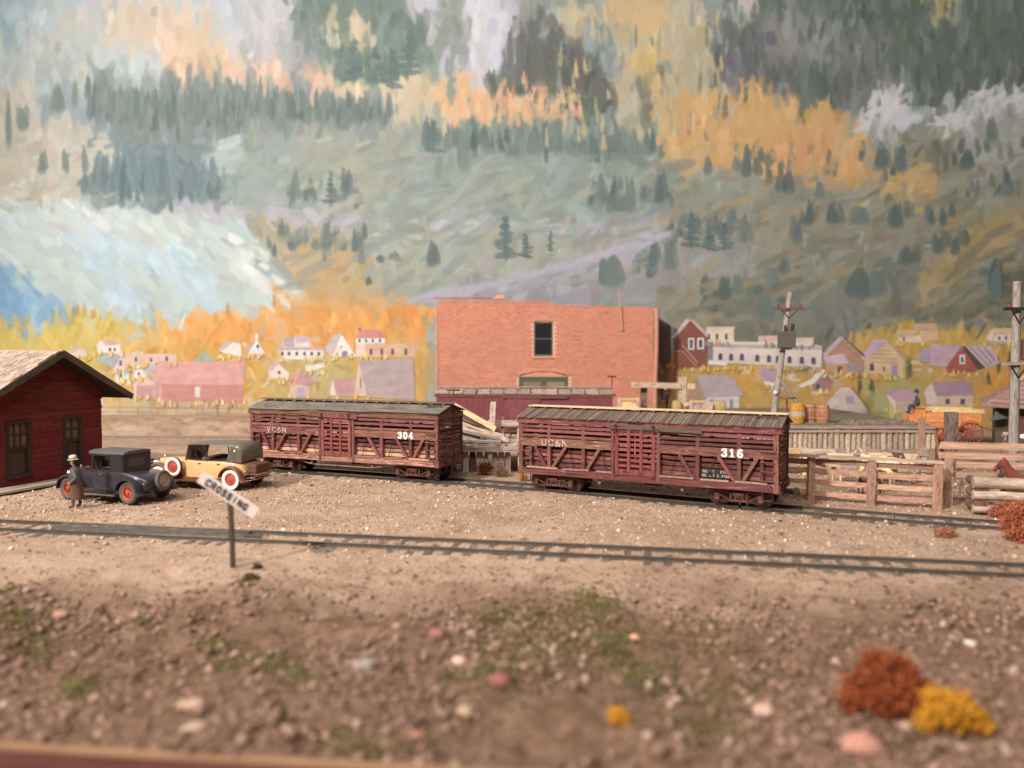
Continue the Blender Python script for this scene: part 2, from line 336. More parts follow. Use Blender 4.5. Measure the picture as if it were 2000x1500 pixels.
# ================================================================== the painted backdrop
BACK_Y = 56.0
def paint_mural():
    U0, V0, ST = -300, -200, 2.0; nu, nv = 1301, 536
    uu = U0 + ST * np.arange(nu); vv = V0 + ST * np.arange(nv); UU, VV = np.meshgrid(uu, vv)
    img = np.zeros((nv, nu, 3)); img[:] = (146, 154, 144)
    wu = (vnoise(UU / 46, VV / 46, 21, 4) - 0.5) * 44; wv = (vnoise(UU / 46, VV / 46, 22, 4) - 0.5) * 44
    ver = (vnoise(UU / 11, VV / 70, 23, 3) - 0.5) * 44      # vertical raggedness for tree edges
    def fill(c, pts, mode=0, alpha=1.0):
        x = UU + wu * (0.35 if mode == 2 else 1); y = VV + (wv if mode == 0 else wv * 0.3)
        if mode == 1: y = y + ver
        ins = np.zeros(UU.shape, bool); n = len(pts)
        for i in range(n):
            x1, y1 = pts[i]; x2, y2 = pts[(i + 1) % n]
            if y1 == y2: continue
            cnd = ((y1 > y) != (y2 > y)) & (x < (x2 - x1) * (y - y1) / (y2 - y1) + x1)
            ins ^= cnd
        img[ins] = img[ins] * (1 - alpha) + np.array(c, float) * alpha
    def P(s): a = [float(q) for q in s.replace(',', ' ').split()]; return list(zip(a[0::2], a[1::2]))
    # --- broad areas (0 blobby edge, 1 tree-ragged edge, 2 clean edge)
    for c, s, md in [
        ((178, 186, 188), '-300 -200 700 -200 700 60 430 110 -300 200', 0),
        ((160, 178, 186), '-300 -200 60 -200 60 120 -300 150', 0),
        ((196, 186, 178), '200 -40 420 20 330 110 60 90', 0),
        ((206, 184, 158), '190 20 330 -10 400 50 360 110 260 90', 1),
        ((176, 184, 178), '-300 90 190 60 200 190 -300 200', 1),
        ((212, 178, 150), '300 80 420 62 470 110 560 130 700 150 720 205 560 190 430 180 330 150', 1),
        ((190, 186, 192), '430 20 640 20 640 90 540 120 470 90', 0),
        ((150, 150, 152), '530 60 640 70 650 130 560 130', 0),
        ((186, 176, 158), '-300 180 180 160 250 300 200 395 -300 390', 0),
        ((150, 164, 170), '60 160 190 170 190 240 80 240', 1),
        ((122, 134, 132), '180 160 300 140 330 150 420 150 500 165 580 165 690 190 760 200 740 255 600 245 480 255 420 300 290 330 190 260', 1),
        ((118, 136, 140), '160 280 300 270 430 290 440 400 160 395', 1),
        ((188, 180, 164), '30 240 120 235 220 270 230 350 40 350', 1),
        ((146, 158, 150), '420 260 700 250 900 240 1300 260 1300 460 640 430 440 400', 0),
        ((156, 160, 146), '560 250 760 240 820 330 700 420 560 360', 0),
        ((170, 182, 178), '390 260 480 280 460 340 390 330', 0),
        # centre top
        ((112, 130, 122), '560 -200 760 -200 800 40 850 60 800 140 700 150 620 110 570 60', 1),
        ((188, 186, 196), '740 -200 1010 -200 1010 120 950 175 900 160 830 60', 0),
        ((140, 148, 140), '830 20 900 -40 930 60 880 130 850 110', 1),
        ((206, 188, 154), '630 20 690 40 760 95 820 140 880 180 860 215 760 190 650 140', 1),
        ((150, 170, 170), '640 60 690 70 700 110 650 110', 0),
        ((110, 132, 118), '640 60 740 80 800 150 740 170 650 150', 1),
        ((204, 186, 152), '650 140 820 160 880 200 860 230 660 235', 1),
        ((124, 140, 140), '650 190 740 180 770 210 750 245 650 250', 1),
        ((206, 204, 212), '900 -30 990 -30 985 80 960 170 920 170', 0),
        ((104, 106, 100), '1000 30 1060 30 1110 70 1150 110 1190 170 1210 210 1190 235 1130 195 1060 180 960 170 950 150 1000 110', 2),
        ((100, 116, 102), '960 140 1060 165 1190 180 1210 235 1130 205 960 180', 1),
        ((190, 176, 144), '1070 20 1330 -10 1420 60 1400 190 1290 330 1200 260 1210 200 1150 100', 0),
        ((208, 174, 122), '1190 -100 1310 -100 1310 45 1240 60 1190 40', 1),
        ((214, 178, 112), '1240 100 1300 80 1310 180 1260 190', 1),
        ((140, 152, 150), '1150 50 1200 55 1210 150 1160 140', 1),
        ((122, 124, 104), '1230 150 1300 130 1310 200 1250 240', 0),
        ((232, 182, 132), '850 165 960 172 1060 175 1140 205 1145 250 860 245', 1),
        ((236, 168, 128), '960 170 1060 172 1080 200 970 205', 1),
        ((126, 142, 134), '880 235 1000 225 1150 240 1280 260 1290 340 1200 330 1080 270 900 290', 1),
        # right
        ((196, 186, 178), '1380 -200 1560 -200 1540 40 1440 30', 0),
        ((102, 114, 104), '1520 -200 2300 -200 2300 215 1960 190 1900 190 1830 210 1560 215 1440 190', 1),
        ((112, 114, 116), '1390 60 1480 50 1560 80 1560 200 1480 205 1400 165', 1),
        ((140, 140, 136), '1480 20 1600 10 1600 110 1560 120 1500 100', 0),
        ((124, 126, 122), '1600 60 1720 60 1730 190 1620 200', 0),
        ((176, 160, 110), '1800 -60 1880 -60 1870 20 1820 30', 1),
        ((152, 150, 132), '1300 260 1500 300 2300 190 2300 480 1300 470', 0),
        ((216, 170, 106), '1285 180 1400 165 1490 195 1560 195 1630 215 1690 255 1700 345 1560 350 1420 325 1290 275', 1),
        ((224, 166, 112), '1480 260 1640 230 1650 345 1490 340', 1),
        ((208, 170, 110), '1640 330 1700 330 1700 385 1640 385', 1),
        ((206, 170, 108), '1740 330 1830 330 1830 400 1730 400', 1),
        ((204, 202, 206), '1665 262 1715 172 1765 172 1775 200 1840 212 1880 215 1915 180 1960 165 2010 180 2300 190 2300 225 1990 225 1870 238 1790 225 1730 255', 2),
        ((122, 118, 96), '1780 275 1900 265 1950 300 1860 320 1780 330', 0),
        ((168, 168, 160), '1860 240 2300 230 2300 330 1880 300', 0),
        # middle bands
        ((146, 152, 138), '1250 330 1420 320 1500 400 1360 420 1250 400', 0),
        ((164, 168, 152), '640 440 1000 450 1330 440 1330 600 640 600', 0),
        ((162, 156, 160), '900 545 1180 520 1300 530 1300 600 900 600', 0),
        ((150, 146, 128), '1300 440 1700 380 2300 400 2300 560 1640 580 1300 580', 0),
        ((160, 158, 152), '1280 470 1460 460 1460 580 1280 600', 0),
        ((180, 174, 186), '225 393 420 398 640 408 760 425 760 440 600 437 470 420 240 402', 2),
        ((182, 176, 186), '700 432 900 438 1100 440 1340 438 1320 470 1200 455 1000 452 720 446', 2),
        ((186, 196, 198), '890 432 1010 432 1080 446 900 446', 2),
        ((180, 174, 190), '800 580 900 560 1010 542 1100 515 1210 478 1300 445 1330 460 1250 510 1130 540 1000 565 850 590', 2),
        # low right slope
        ((132, 132, 118), '1300 560 1500 540 1800 520 2300 490 2300 860 1300 860', 0),
        ((148, 144, 124), '1290 560 1400 550 1420 660 1290 660', 0),
        ((134, 136, 126), '1560 540 1740 560 1700 650 1540 640', 0),
        ((180, 156, 108), '1840 470 1960 420 2060 400 2060 470 1880 540 1800 600 1790 560', 0),
        ((118, 118, 96), '1780 600 1860 560 2000 520 2060 540 2000 600 1850 620', 0),
        ((160, 134, 112), '1500 575 1540 500 1570 490 1580 520 1550 560', 0),
        # pale shoulder on the left
        ((188, 202, 199), '-300 385 130 388 300 402 440 425 500 465 545 520 600 560 645 592 640 680 -300 680', 2),
        ((184, 208, 222), '140 450 200 450 250 520 300 600 240 620 180 540', 0),
        ((188, 212, 222), '240 480 340 470 400 520 440 600 320 560', 0),
        ((196, 206, 201), '0 390 300 405 420 440 300 470 60 440', 0),
        ((216, 222, 216), '420 465 500 490 560 560 640 598 560 600 470 540', 0),
        ((128, 170, 206), '-300 500 0 520 50 536 100 570 150 610 120 680 -300 680', 2),
        ((160, 192, 214), '60 595 110 620 130 650 70 650', 0),
        ((176, 166, 132), '470 430 560 430 640 450 720 470 700 600 640 590 570 530', 0),
        ((206, 168, 116), '540 500 640 480 720 520 760 600 640 620', 1),
        # foliage round the town
        ((214, 190, 104), '-300 625 60 640 100 620 150 606 190 612 240 625 300 640 300 900 -300 900', 1),
        ((224, 180, 100), '240 640 330 628 430 618 520 600 600 590 600 900 240 900', 1),
        ((232, 166, 94), '330 640 420 608 520 600 620 590 700 595 790 585 850 600 850 700 560 690 340 690', 1),
        ((234, 152, 78), '780 590 835 600 842 640 790 640', 1),
        ((212, 172, 98), '200 680 560 680 830 670 830 860 200 860', 1),
        ((198, 178, 116), '540 700 680 690 690 800 540 800', 1),
        ((178, 180, 166), '834 640 900 600 900 860 834 860', 2),
        ((206, 164, 92), '1284 700 1420 690 1520 700 1640 715 1700 700 2300 690 2300 900 1284 900', 1),
        ((212, 172, 92), '1650 655 1730 635 1830 628 1900 645 2060 640 2060 700 1650 720', 1),
        ((222, 170, 92), '1420 700 1500 705 1480 780 1400 760', 1), ((214, 156, 88), '1640 730 1700 735 1690 770 1630 770', 1),
        ((222, 160, 80), '1930 710 2060 690 2060 780 1920 790', 1),
        ((186, 174, 112), '1690 745 1800 740 1800 830 1690 830', 1),
        ((150, 92, 48), '1284 690 1312 700 1312 780 1284 780', 1),
        # painted meadow and track at the foot, left
        ((206, 178, 138), '-300 780 520 780 520 900 -300 900', 2),
        ((218, 198, 166), '190 800 500 806 500 812 190 812', 2),
    ]: fill(c, P(s), md)
    base = img.copy()
    bristle = NR.rand(4096)
    def stroke(cu, cv, L, Wd, ang, c, op=0.9, tear=0.0):
        ca, sa = math.cos(ang), math.sin(ang); ex = abs(ca) * L + abs(sa) * Wd + 3; ey = abs(sa) * L + abs(ca) * Wd + 3
        i0 = max(0, int((cu - ex - U0) / ST)); i1 = min(nu, int((cu + ex - U0) / ST) + 2); j0 = max(0, int((cv - ey - V0) / ST)); j1 = min(nv, int((cv + ey - V0) / ST) + 2)
        if i1 <= i0 or j1 <= j0: return
        du = UU[j0:j1, i0:i1] - cu; dv = VV[j0:j1, i0:i1] - cv
        a = (du * ca + dv * sa) / L; b = (-du * sa + dv * ca) / Wd
        if tear: b = b / (1 - tear + tear * np.clip((a + 1.05) / 1.5, 0, 1)); 
        k = int(cu * 7 + cv * 13) % 3500
        br = bristle[(k + ((b + 1.5) * 9).astype(int)) % 4096]
        env = 1 - np.abs(b) ** 2.5 - np.abs(a + (br - .5) * 0.35) ** 3
        al = np.clip(env * 5, 0, 1) * op * (0.7 + 0.3 * br)
        if tear: al = al * np.clip((1.05 - a) / .55, 0, 1)
        sub = img[j0:j1, i0:i1]; sub += (np.array(c, float) - sub) * al[..., None]
    def tone(u, v):
        i = int(np.clip((u - U0) / ST, 0, nu - 1)); j = int(np.clip((v - V0) / ST, 0, nv - 1)); return base[j, i]
    def angle(u, v):
        if v > 590: return R.gauss(1.57, 0.5)
        if u < 640 and v > 395 and v < 395 + max(0, 640 - u) * 2: return R.gauss(0.75, 0.25)
        if v < 270: return R.gauss(1.57, 0.22)
        return R.choice([R.gauss(-0.5, 0.25), R.gauss(-0.1, 0.25), R.gauss(1.57, 0.25)])
    for n_, Lr, Wr, jit, op in ((2600, (24, 54), (13, 26), 7, .7), (3000, (14, 34), (6, 13), 9, .78), (1700, (8, 20), (3, 7), 12, .8)):
        for _ in range(n_):
            u = R.uniform(-200, 2200); v = R.uniform(-120, 800)
            c = tone(u + R.gauss(0, 10), v + R.gauss(0, 10)) + R.gauss(0, jit) + np.array([R.gauss(0, 3), R.gauss(0, 2), R.gauss(0, 4)])
            if R.random() < 0.05: c = c * 0.6 + np.array((170, 192, 200)) * 0.4
            f = 0.75 if v > 590 else 1.0
            stroke(u, v, R.uniform(*Lr) * f, R.uniform(*Wr) * f, angle(u, v), c, op)
    def soften(n):
        for _ in range(n):
            q = img.copy(); q[1:-1, 1:-1] = (img[:-2, 1:-1] + img[2:, 1:-1] + img[1:-1, :-2] + img[1:-1, 2:] + 2 * img[1:-1, 1:-1]) / 6; img[:] = q
    soften(1)
    # --- tree daubs: x, top, bottom, half width, shade
    DK = (98, 114, 112); MD = (116, 130, 124); OL = (112, 118, 100); BL = (104, 128, 134)
    def tree(x, t, b, hw, c, n=3):
        for k in range(n): stroke(x + R.gauss(0, hw * .35), (t + b) / 2 + R.gauss(0, 3) + (b - t) * .12 * k / n, (b - t) / 2 * R.uniform(.75, 1.0), hw * R.uniform(.6, 1), 1.57 + R.gauss(0, .07), np.array(c) + R.gauss(0, 6), .78, .6)
    def conifer(x, t, b, hw, c):
        h = b - t
        stroke(x, (t + b) / 2, h / 2, hw * .25, 1.57, c)
        for k in range(6):
            y = t + h * (0.15 + k * 0.15); ww = hw * (0.3 + 0.75 * k / 5); stroke(x + R.gauss(0, 2), y, ww, h * .07, R.gauss(0, .15), np.array(c) + R.gauss(0, 5), .9)
    for x in range(185, 600, 17): tree(x + R.gauss(0, 4), R.uniform(145, 180), R.uniform(215, 260), 7, DK if R.random() < .6 else MD)
    for x in range(560, 760, 18): tree(x + R.gauss(0, 4), R.uniform(165, 195), R.uniform(225, 255), 8, MD)
    for x in range(180, 440, 20): tree(x + R.gauss(0, 5), R.uniform(280, 330), R.uniform(350, 395), 10, BL)
    for x, t, b, hw in ((18, 170, 300, 8), (40, 200, 260, 14), (88, 285, 345, 9), (128, 285, 340, 7), (165, 280, 340, 9), (145, 150, 210, 8), (115, 160, 225, 16)): tree(x, t, b, hw, MD)
    for x in range(860, 1290, 21): tree(x + R.gauss(0, 5), R.uniform(225, 250), R.uniform(275, 325), 10, (120, 138, 130))
    def belt(x0, y0, x1, y1, n, hgt, hw, spread, cs):
        for _ in range(n):
            t_ = R.random(); x = x0 + (x1 - x0) * t_ + R.gauss(0, 4); y = y0 + (y1 - y0) * t_ + R.gauss(0, spread); h_ = hgt * R.uniform(.55, 1.15); tree(x, y - h_, y, hw * R.uniform(.6, 1.25), R.choice(cs), 2)
    G1 = [(98, 112, 110), (110, 124, 120), (122, 134, 128), (104, 122, 118)]; G2 = [(112, 120, 106), (124, 128, 110), (104, 116, 108), (134, 134, 114)]
    belt(170, 230, 470, 245, 70, 58, 7, 14, G1); belt(430, 225, 760, 240, 55, 48, 7, 10, G1); belt(170, 380, 430, 390, 40, 60, 9, 10, [(104, 126, 132), (112, 132, 134), (96, 116, 122)])
    belt(860, 285, 1290, 315, 60, 48, 8, 12, G1); belt(640, 150, 800, 165, 26, 60, 8, 8, [(96, 116, 104), (104, 124, 112)]); belt(960, 175, 1190, 225, 30, 34, 7, 6, [(92, 104, 92), (100, 110, 98)])
    belt(1440, 320, 1700, 350, 22, 40, 8, 16, G2); belt(1300, 480, 1480, 450, 26, 42, 9, 12, G1); belt(1540, 450, 1780, 420, 26, 38, 9, 8, G2); belt(1640, 545, 1900, 475, 26, 42, 10, 10, G2); belt(1380, 600, 1560, 560, 24, 48, 11, 12, G2)
    belt(1700, 330, 2020, 300, 30, 38, 8, 14, G2); belt(1860, 400, 2020, 360, 18, 34, 7, 8, G2); belt(1160, 400, 1320, 400, 18, 44, 9, 10, G1); belt(1160, 560, 1320, 520, 20, 50, 10, 12, G1); belt(520, 480, 720, 490, 18, 42, 8, 12, G1); belt(560, 390, 720, 395, 14, 44, 9, 10, G1)
    for _ in range(150):
        x = R.uniform(1300, 2100); y = R.uniform(380, 640) ; stroke(x, y, R.uniform(18, 46), R.uniform(4, 10), R.gauss(-.45, .2), R.choice([(126, 124, 102), (166, 158, 132), (140, 136, 116), (152, 150, 142), (176, 156, 116)]), .6)
    for _ in range(120):
        x = R.uniform(560, 1300); y = R.uniform(300, 560); stroke(x, y, R.uniform(18, 46), R.uniform(4, 10), R.gauss(-.4, .25), R.choice([(138, 150, 142), (170, 174, 160), (150, 152, 146), (134, 150, 150), (178, 172, 150)]), .6)
    for x, t, b, hw in ((640, 420, 495, 11), (695, 440, 492, 9), (850, 470, 527, 12), (570, 335, 400, 11), (680, 325, 392, 10), (838, 225, 300, 12), (905, 250, 345, 14),
                        (1015, 225, 270, 10), (1175, 332, 410, 11), (1230, 338, 420, 11), (1210, 375, 415, 18), (1295, 330, 400, 12), (1195, 490, 570, 20), (1450, 430, 485, 12),
                        (1580, 390, 445, 11), (1630, 392, 440, 16), (1680, 398, 442, 20), (1745, 395, 448, 15), (1815, 398, 440, 8), (1840, 400, 445, 7), (1860, 390, 425, 9), (1555, 425, 475, 11),
                        (1765, 475, 520, 14), (1735, 500, 530, 14), (1865, 455, 500, 11), (1830, 462, 495, 12), (1945, 498, 590, 20), (1920, 520, 545, 12), (1410, 540, 590, 18), (1440, 528, 580, 15),
                        (1505, 515, 562, 13), (1530, 500, 540, 10), (1495, 570, 625, 22), (1680, 520, 590, 30), (1720, 520, 580, 20), (1310, 470, 530, 10), (1275, 450, 530, 10), (1180, 500, 560, 12),
                        (1540, 330, 385, 16), (1460, 280, 350, 12), (1440, 300, 340, 10), (1380, 305, 345, 9), (1600, 350, 390, 12), (1720, 280, 335, 18), (1760, 280, 340, 14), (1685, 270, 315, 8),
                        (1885, 290, 330, 18), (1935, 220, 280, 14), (1960, 350, 385, 9), (1900, 350, 380, 8), (1975, 345, 380, 7), (720, 540, 560, 8), (770, 490, 510, 12), (740, 500, 515, 12)):
        tree(x, t, b, hw, DK if R.random() < .55 else MD)
    for x, t, b, hw in ((988, 415, 508, 24), (1028, 452, 505, 14), (1075, 448, 492, 6), (1350, 408, 485, 20), (1385, 440, 490, 18), (1415, 430, 490, 16), (645, 330, 400, 12), (800, 60, 150, 26), (735, 85, 165, 20), (765, 90, 175, 18), (690, 70, 160, 22), (845, 230, 300, 22)):
        conifer(x, t, b, hw, (94, 116, 114))
    for x in range(1000, 1200, 16): tree(x, 60 + max(0, x - 1060) * .9 + R.uniform(-15, 15), 170 + max(0, x - 1100) * .4, 9, (100, 102, 96))
    for _ in range(150):
        x = R.uniform(1400, 2150); y = R.uniform(-40, 180); tree(x, y, y + R.uniform(30, 70), 8, np.array((104, 114, 106)) + R.gauss(0, 9), 1)
    for _ in range(90):
        x = R.uniform(1060, 1420); y = R.uniform(0, 260); tree(x, y, y + R.uniform(24, 60), 6, R.choice([(196, 178, 132), (128, 132, 116), (216, 186, 128), (150, 160, 160)]), 1)
    for _ in range(60):
        x = R.uniform(860, 1140); y = R.uniform(168, 215); tree(x, y, y + R.uniform(22, 44), 7, R.choice([(236, 180, 130), (238, 168, 128), (222, 186, 140)]), 1)
    for _ in range(70):
        x = R.uniform(1290, 1690); y = 185 + (x - 1290) * .12 + R.uniform(0, 90); tree(x, y, y + R.uniform(24, 50), 9, R.choice([(220, 172, 106), (226, 164, 112), (206, 170, 112)]), 1)
    for _ in range(420):   # tufted foliage among the houses
        x = R.uniform(-200, 850); y = R.uniform(615, 790); c = tone(x, y)
        stroke(x, y, R.uniform(8, 20), R.uniform(3, 7), R.gauss(1.57, .45), c + R.gauss(0, 12) + np.array((6, 0, -8)), .85)
    for _ in range(380):
        x = R.uniform(1284, 2150); y = R.uniform(640, 830); c = tone(x, y)
        stroke(x, y, R.uniform(8, 22), R.uniform(3, 6), R.gauss(1.57, .3), c + R.gauss(0, 12), .85)
    for x, t, b in ((150, 592, 620), (163, 597, 620), (182, 600, 625), (444, 590, 622), (424, 612, 640), (535, 570, 600), (1776, 688, 742), (1680, 735, 770), (1704, 738, 775), (1950, 690, 728), (1972, 685, 720), (1930, 728, 750)):
        tree(x, t, b, 5, (198, 156, 92) if x < 900 else (92, 104, 70), 3)
    for _ in range(95):    # pale half-hidden walls and roofs of the further town
        x, y = R.choice([(R.uniform(190, 340), R.uniform(685, 750)), (R.uniform(420, 640), R.uniform(660, 760)), (R.uniform(1440, 1640), R.uniform(715, 770)), (R.uniform(1690, 1900), R.uniform(680, 770))])
        stroke(x, y, R.uniform(5, 13), R.uniform(2.5, 5), R.choice([0, .6, -.6, 0]), R.choice([(232, 214, 200), (220, 186, 178), (206, 184, 190), (238, 224, 210), (200, 190, 176)]), .75)
    # loose lavender and pale strokes in the road and rock
    for _ in range(70):
        t_ = R.random(); u = 810 + 510 * t_; v = 582 - 130 * t_ ** 1.25 + R.gauss(0, 4); stroke(u, v, R.uniform(15, 40), R.uniform(2, 5), -0.28, (186 + R.gauss(0, 8), 180, 196), .6)
    for _ in range(60):
        u = R.uniform(1670, 2010); v = 235 - 45 * (u > 1900) + R.gauss(0, 10) - (40 if 1700 < u < 1770 else 0); stroke(u, v, R.uniform(8, 24), R.uniform(3, 6), R.gauss(-.5, .5), (212 + R.gauss(0, 8), 208, 212), .7)
    # painted rail fence at the meadow's edge
    for y in (797, 806): stroke(340, y, 160, 1.6, 0.012, (150, 124, 128), .7)
    for x in (197, 234, 270, 308, 344, 396, 425, 447, 472): stroke(x, 801, 8, 1.6, 1.57, (138, 112, 120), .8)
    g_ = img.mean(-1, keepdims=True); sat = np.where(VV > 585, 0.92, 0.82)[..., None]; img[:] = np.clip(g_ + (img - g_) * sat, 0, 255)
    return img, U0, V0, ST
def build_backdrop():
    global MURAL
    img, U0, V0, ST = paint_mural(); nv, nu, _ = img.shape; MURAL = (img, U0, V0, ST)
    us = np.concatenate([np.arange(-300, -20, 12.0), np.arange(-20, 2020, 2.0), np.arange(2020, 2300, 12.0)])
    vs = np.concatenate([np.arange(-200, -12, 12.0), np.arange(-12, 836, 2.0), np.arange(836, 862, 6.0)])
    i = np.clip(((us - U0) / ST).astype(int), 0, nu - 1); j = np.clip(((vs - V0) / ST).astype(int), 0, nv - 1)
    c = img[np.ix_(j, i)] / 255.0
    lin = np.where(c <= 0.04045, c / 12.92, ((c + 0.055) / 1.055) ** 2.4) * 0.74
    a = (us - 1000) / FPX; b = (750 - vs) / FPX; A, B = np.meshgrid(a, b)
    dy = math.cos(PITCH) + B * math.sin(PITCH); dz = -math.sin(PITCH) + B * math.cos(PITCH)
    co = np.stack([A / dy * BACK_Y, np.full(A.shape, BACK_Y), CAM_H + dz / dy * BACK_Y], -1).reshape(-1, 3)
    n0, n1 = len(vs), len(us); idx = np.arange(n0 * n1).reshape(n0, n1)
    q = np.stack([idx[:-1, :-1], idx[1:, :-1], idx[1:, 1:], idx[:-1, 1:]], -1).reshape(-1, 4)
    me = bpy.data.meshes.new('backdrop'); me.vertices.add(len(co)); me.vertices.foreach_set('co', co.astype(np.float32).ravel())
    me.loops.add(q.size); me.loops.foreach_set('vertex_index', q.ravel().astype(np.int32))
    me.polygons.add(len(q)); me.polygons.foreach_set('loop_start', np.arange(0, q.size, 4, dtype=np.int32))
    me.update(calc_edges=True)
    at = me.color_attributes.new('paint', 'FLOAT_COLOR', 'POINT'); rgba = np.ones((len(co), 4), np.float32); rgba[:, :3] = lin.reshape(-1, 3)
    at.data.foreach_set('color', rgba.ravel())
    me.materials.append(vcol('mural_paint', 0.62, 0.10, 0.35, 0.25, (9, 9, 2.2)))
    o = link('backdrop', me); tag(o, 'large painted backdrop of autumn mountainside in grey green and orange brush strokes', 'backdrop', kind='structure')
    MB().b2((-50, BACK_Y + .02, -1), (50, BACK_Y + .5, 42)).build('board', basic('backdrop_board', C(150, 130, 110)), o)
build_backdrop()

# ================================================================== ground
def ground_h(x, y):
    x = np.asarray(x, float); y = np.asarray(y, float)
    sm = lambda a, b, t: (lambda q: q * q * (3 - 2 * q))(np.clip((t - a) / (b - a), 0, 1))
    fore = 1 - sm(15.5, 19.0, y)
    h = (vnoise(x * .5, y * .5, 31, 4) - .5) * (0.10 + 0.55 * fore) + (vnoise(x * 2.3, y * 2.3, 32, 3) - .5) * (0.05 + 0.16 * fore)
    left = 1 - sm(-8, -4, x)
    h += left * (sm(48.6, 51.5, y) * 0.55 + sm(51, 56, y) * 0.28) + left * sm(48.6, 50, y) * (1 - sm(52, 55, y)) * (vnoise(x * .9, y * 1.3, 33, 3) - .35) * .7
    h -= fore * 0.10
    # level beds under the tracks and buildings
    for (ax, ay, bx, by, wd) in ((-40, 26.9, 40, 12.8, 1.2), (-45, 48.1, 14, 45.6, 1.2)):
        dx, dy = bx - ax, by - ay; L = math.hypot(dx, dy); dist = np.abs((x - ax) * dy - (y - ay) * dx) / L
        h *= sm(wd * .75, wd * 1.6, dist)
    h *= np.where(y > 18.5, np.where(y < 46, 0.45, 1), 1)
    return h - 0.012 + (vnoise(x * 3.1, y * 3.1, 35, 2) - .5) * .05
def G(x, y): return float(ground_h(np.array([x]), np.array([y]))[0])
def build_ground():
    ys = [8.3]
    while ys[-1] < 56.6: ys.append(ys[-1] + max(0.075, 0.0036 * ys[-1] + 0.02))
    ys = np.array(ys); xs = np.linspace(-1, 1, 430); A, Yg = np.meshgrid(xs, ys)
    Xg = A * (Yg * 0.80 + 5); Z = ground_h(Xg, Yg)
    co = np.stack([Xg, Yg, Z], -1).reshape(-1, 3); n0, n1 = Yg.shape; idx = np.arange(n0 * n1).reshape(n0, n1)
    q = np.stack([idx[:-1, :-1], idx[:-1, 1:], idx[1:, 1:], idx[1:, :-1]], -1).reshape(-1, 4)
    me = bpy.data.meshes.new('ground'); me.vertices.add(len(co)); me.vertices.foreach_set('co', co.astype(np.float32).ravel())
    me.loops.add(q.size); me.loops.foreach_set('vertex_index', q.ravel().astype(np.int32)); me.polygons.add(len(q))
    me.polygons.foreach_set('loop_start', np.arange(0, q.size, 4, dtype=np.int32)); me.polygons.foreach_set('use_smooth', np.ones(len(q), bool)); me.update(calc_edges=True)
    m, nt, nd, lk, b = nodes('dry_soil')
    tc = nd.new('ShaderNodeTexCoord')
    def noise(s, d=6, ro=.6):
        n = nd.new('ShaderNodeTexNoise'); n.inputs['Scale'].default_value = s; n.inputs['Detail'].default_value = d; n.inputs['Roughness'].default_value = ro; lk.new(tc.outputs['Object'], n.inputs[0]); return n
    n1_ = noise(.35, 5); n2_ = noise(13, 6, .7); n3_ = noise(1.6, 6, .7); vo = nd.new('ShaderNodeTexVoronoi'); vo.inputs['Scale'].default_value = 9; lk.new(tc.outputs['Object'], vo.inputs[0])
    r1 = ramp(nd, [(.3, C(192, 158, 132)), (.55, C(214, 180, 154)), (.8, C(222, 192, 166))]); lk.new(n1_.outputs[0], r1.inputs[0])
    r2 = ramp(nd, [(.30, (.30, .25, .21, 1)), (.42, (.80, .78, .76, 1)), (.60, (.98, .97, .96, 1)), (.74, (1.3, 1.28, 1.25, 1))]); lk.new(n2_.outputs[0], r2.inputs[0])
    mx = nd.new('ShaderNodeMix'); mx.data_type = 'RGBA'; mx.blend_type = 'MULTIPLY'; mx.inputs['Factor'].default_value = 1; lk.new(r1.outputs[0], mx.inputs['A']); lk.new(r2.outputs[0], mx.inputs['B'])
    r3 = ramp(nd, [(.50, (0, 0, 0, 1)), (.70, (.7, .7, .7, 1))]); lk.new(n3_.outputs[0], r3.inputs[0])
    m2 = nd.new('ShaderNodeMix'); m2.data_type = 'RGBA'; m2.inputs['B'].default_value = C(140, 110, 86); lk.new(r3.outputs[0], m2.inputs['Factor']); lk.new(mx.outputs['Result'], m2.inputs['A'])
    # the front strip is darker soil, with the weaker lamp light painted in
    sx = nd.new('ShaderNodeSeparateXYZ'); lk.new(tc.outputs['Object'], sx.inputs[0])
    ad = nd.new('ShaderNodeMath'); ad.operation = 'MULTIPLY_ADD'; ad.inputs[1].default_value = 5.0; lk.new(n1_.outputs[0], ad.inputs[0]); lk.new(sx.outputs['Y'], ad.inputs[2])
    mr = nd.new('ShaderNodeMapRange'); mr.inputs['From Min'].default_value = 20.2; mr.inputs['From Max'].default_value = 17.4; lk.new(ad.outputs[0], mr.inputs[0])
    m3 = nd.new('ShaderNodeMix'); m3.data_type = 'RGBA'; lk.new(mr.outputs[0], m3.inputs['Factor']); lk.new(m2.outputs['Result'], m3.inputs['A'])
    r4 = ramp(nd, [(.3, C(104, 83, 58)), (.5, C(138, 107, 87)), (.7, C(160, 126, 106))]); lk.new(n3_.outputs[0], r4.inputs[0]); lk.new(r4.outputs[0], m3.inputs['B'])
    m5 = nd.new('ShaderNodeMix'); m5.data_type = 'RGBA'; m5.blend_type = 'MULTIPLY'; lk.new(mr.outputs[0], m5.inputs['Factor']); lk.new(m3.outputs['Result'], m5.inputs['A']); n6 = noise(5, 8, .75); r6 = ramp(nd, [(.3, (.45, .42, .38, 1)), (.5, (.95, .95, .95, 1)), (.7, (1.35, 1.3, 1.25, 1))]); lk.new(n6.outputs[0], r6.inputs[0]); lk.new(r6.outputs[0], m5.inputs['B'])
    lk.new(m5.outputs['Result'], b.inputs['Base Color']); b.inputs['Roughness'].default_value = .95; b.inputs['Specular IOR Level'].default_value = .15
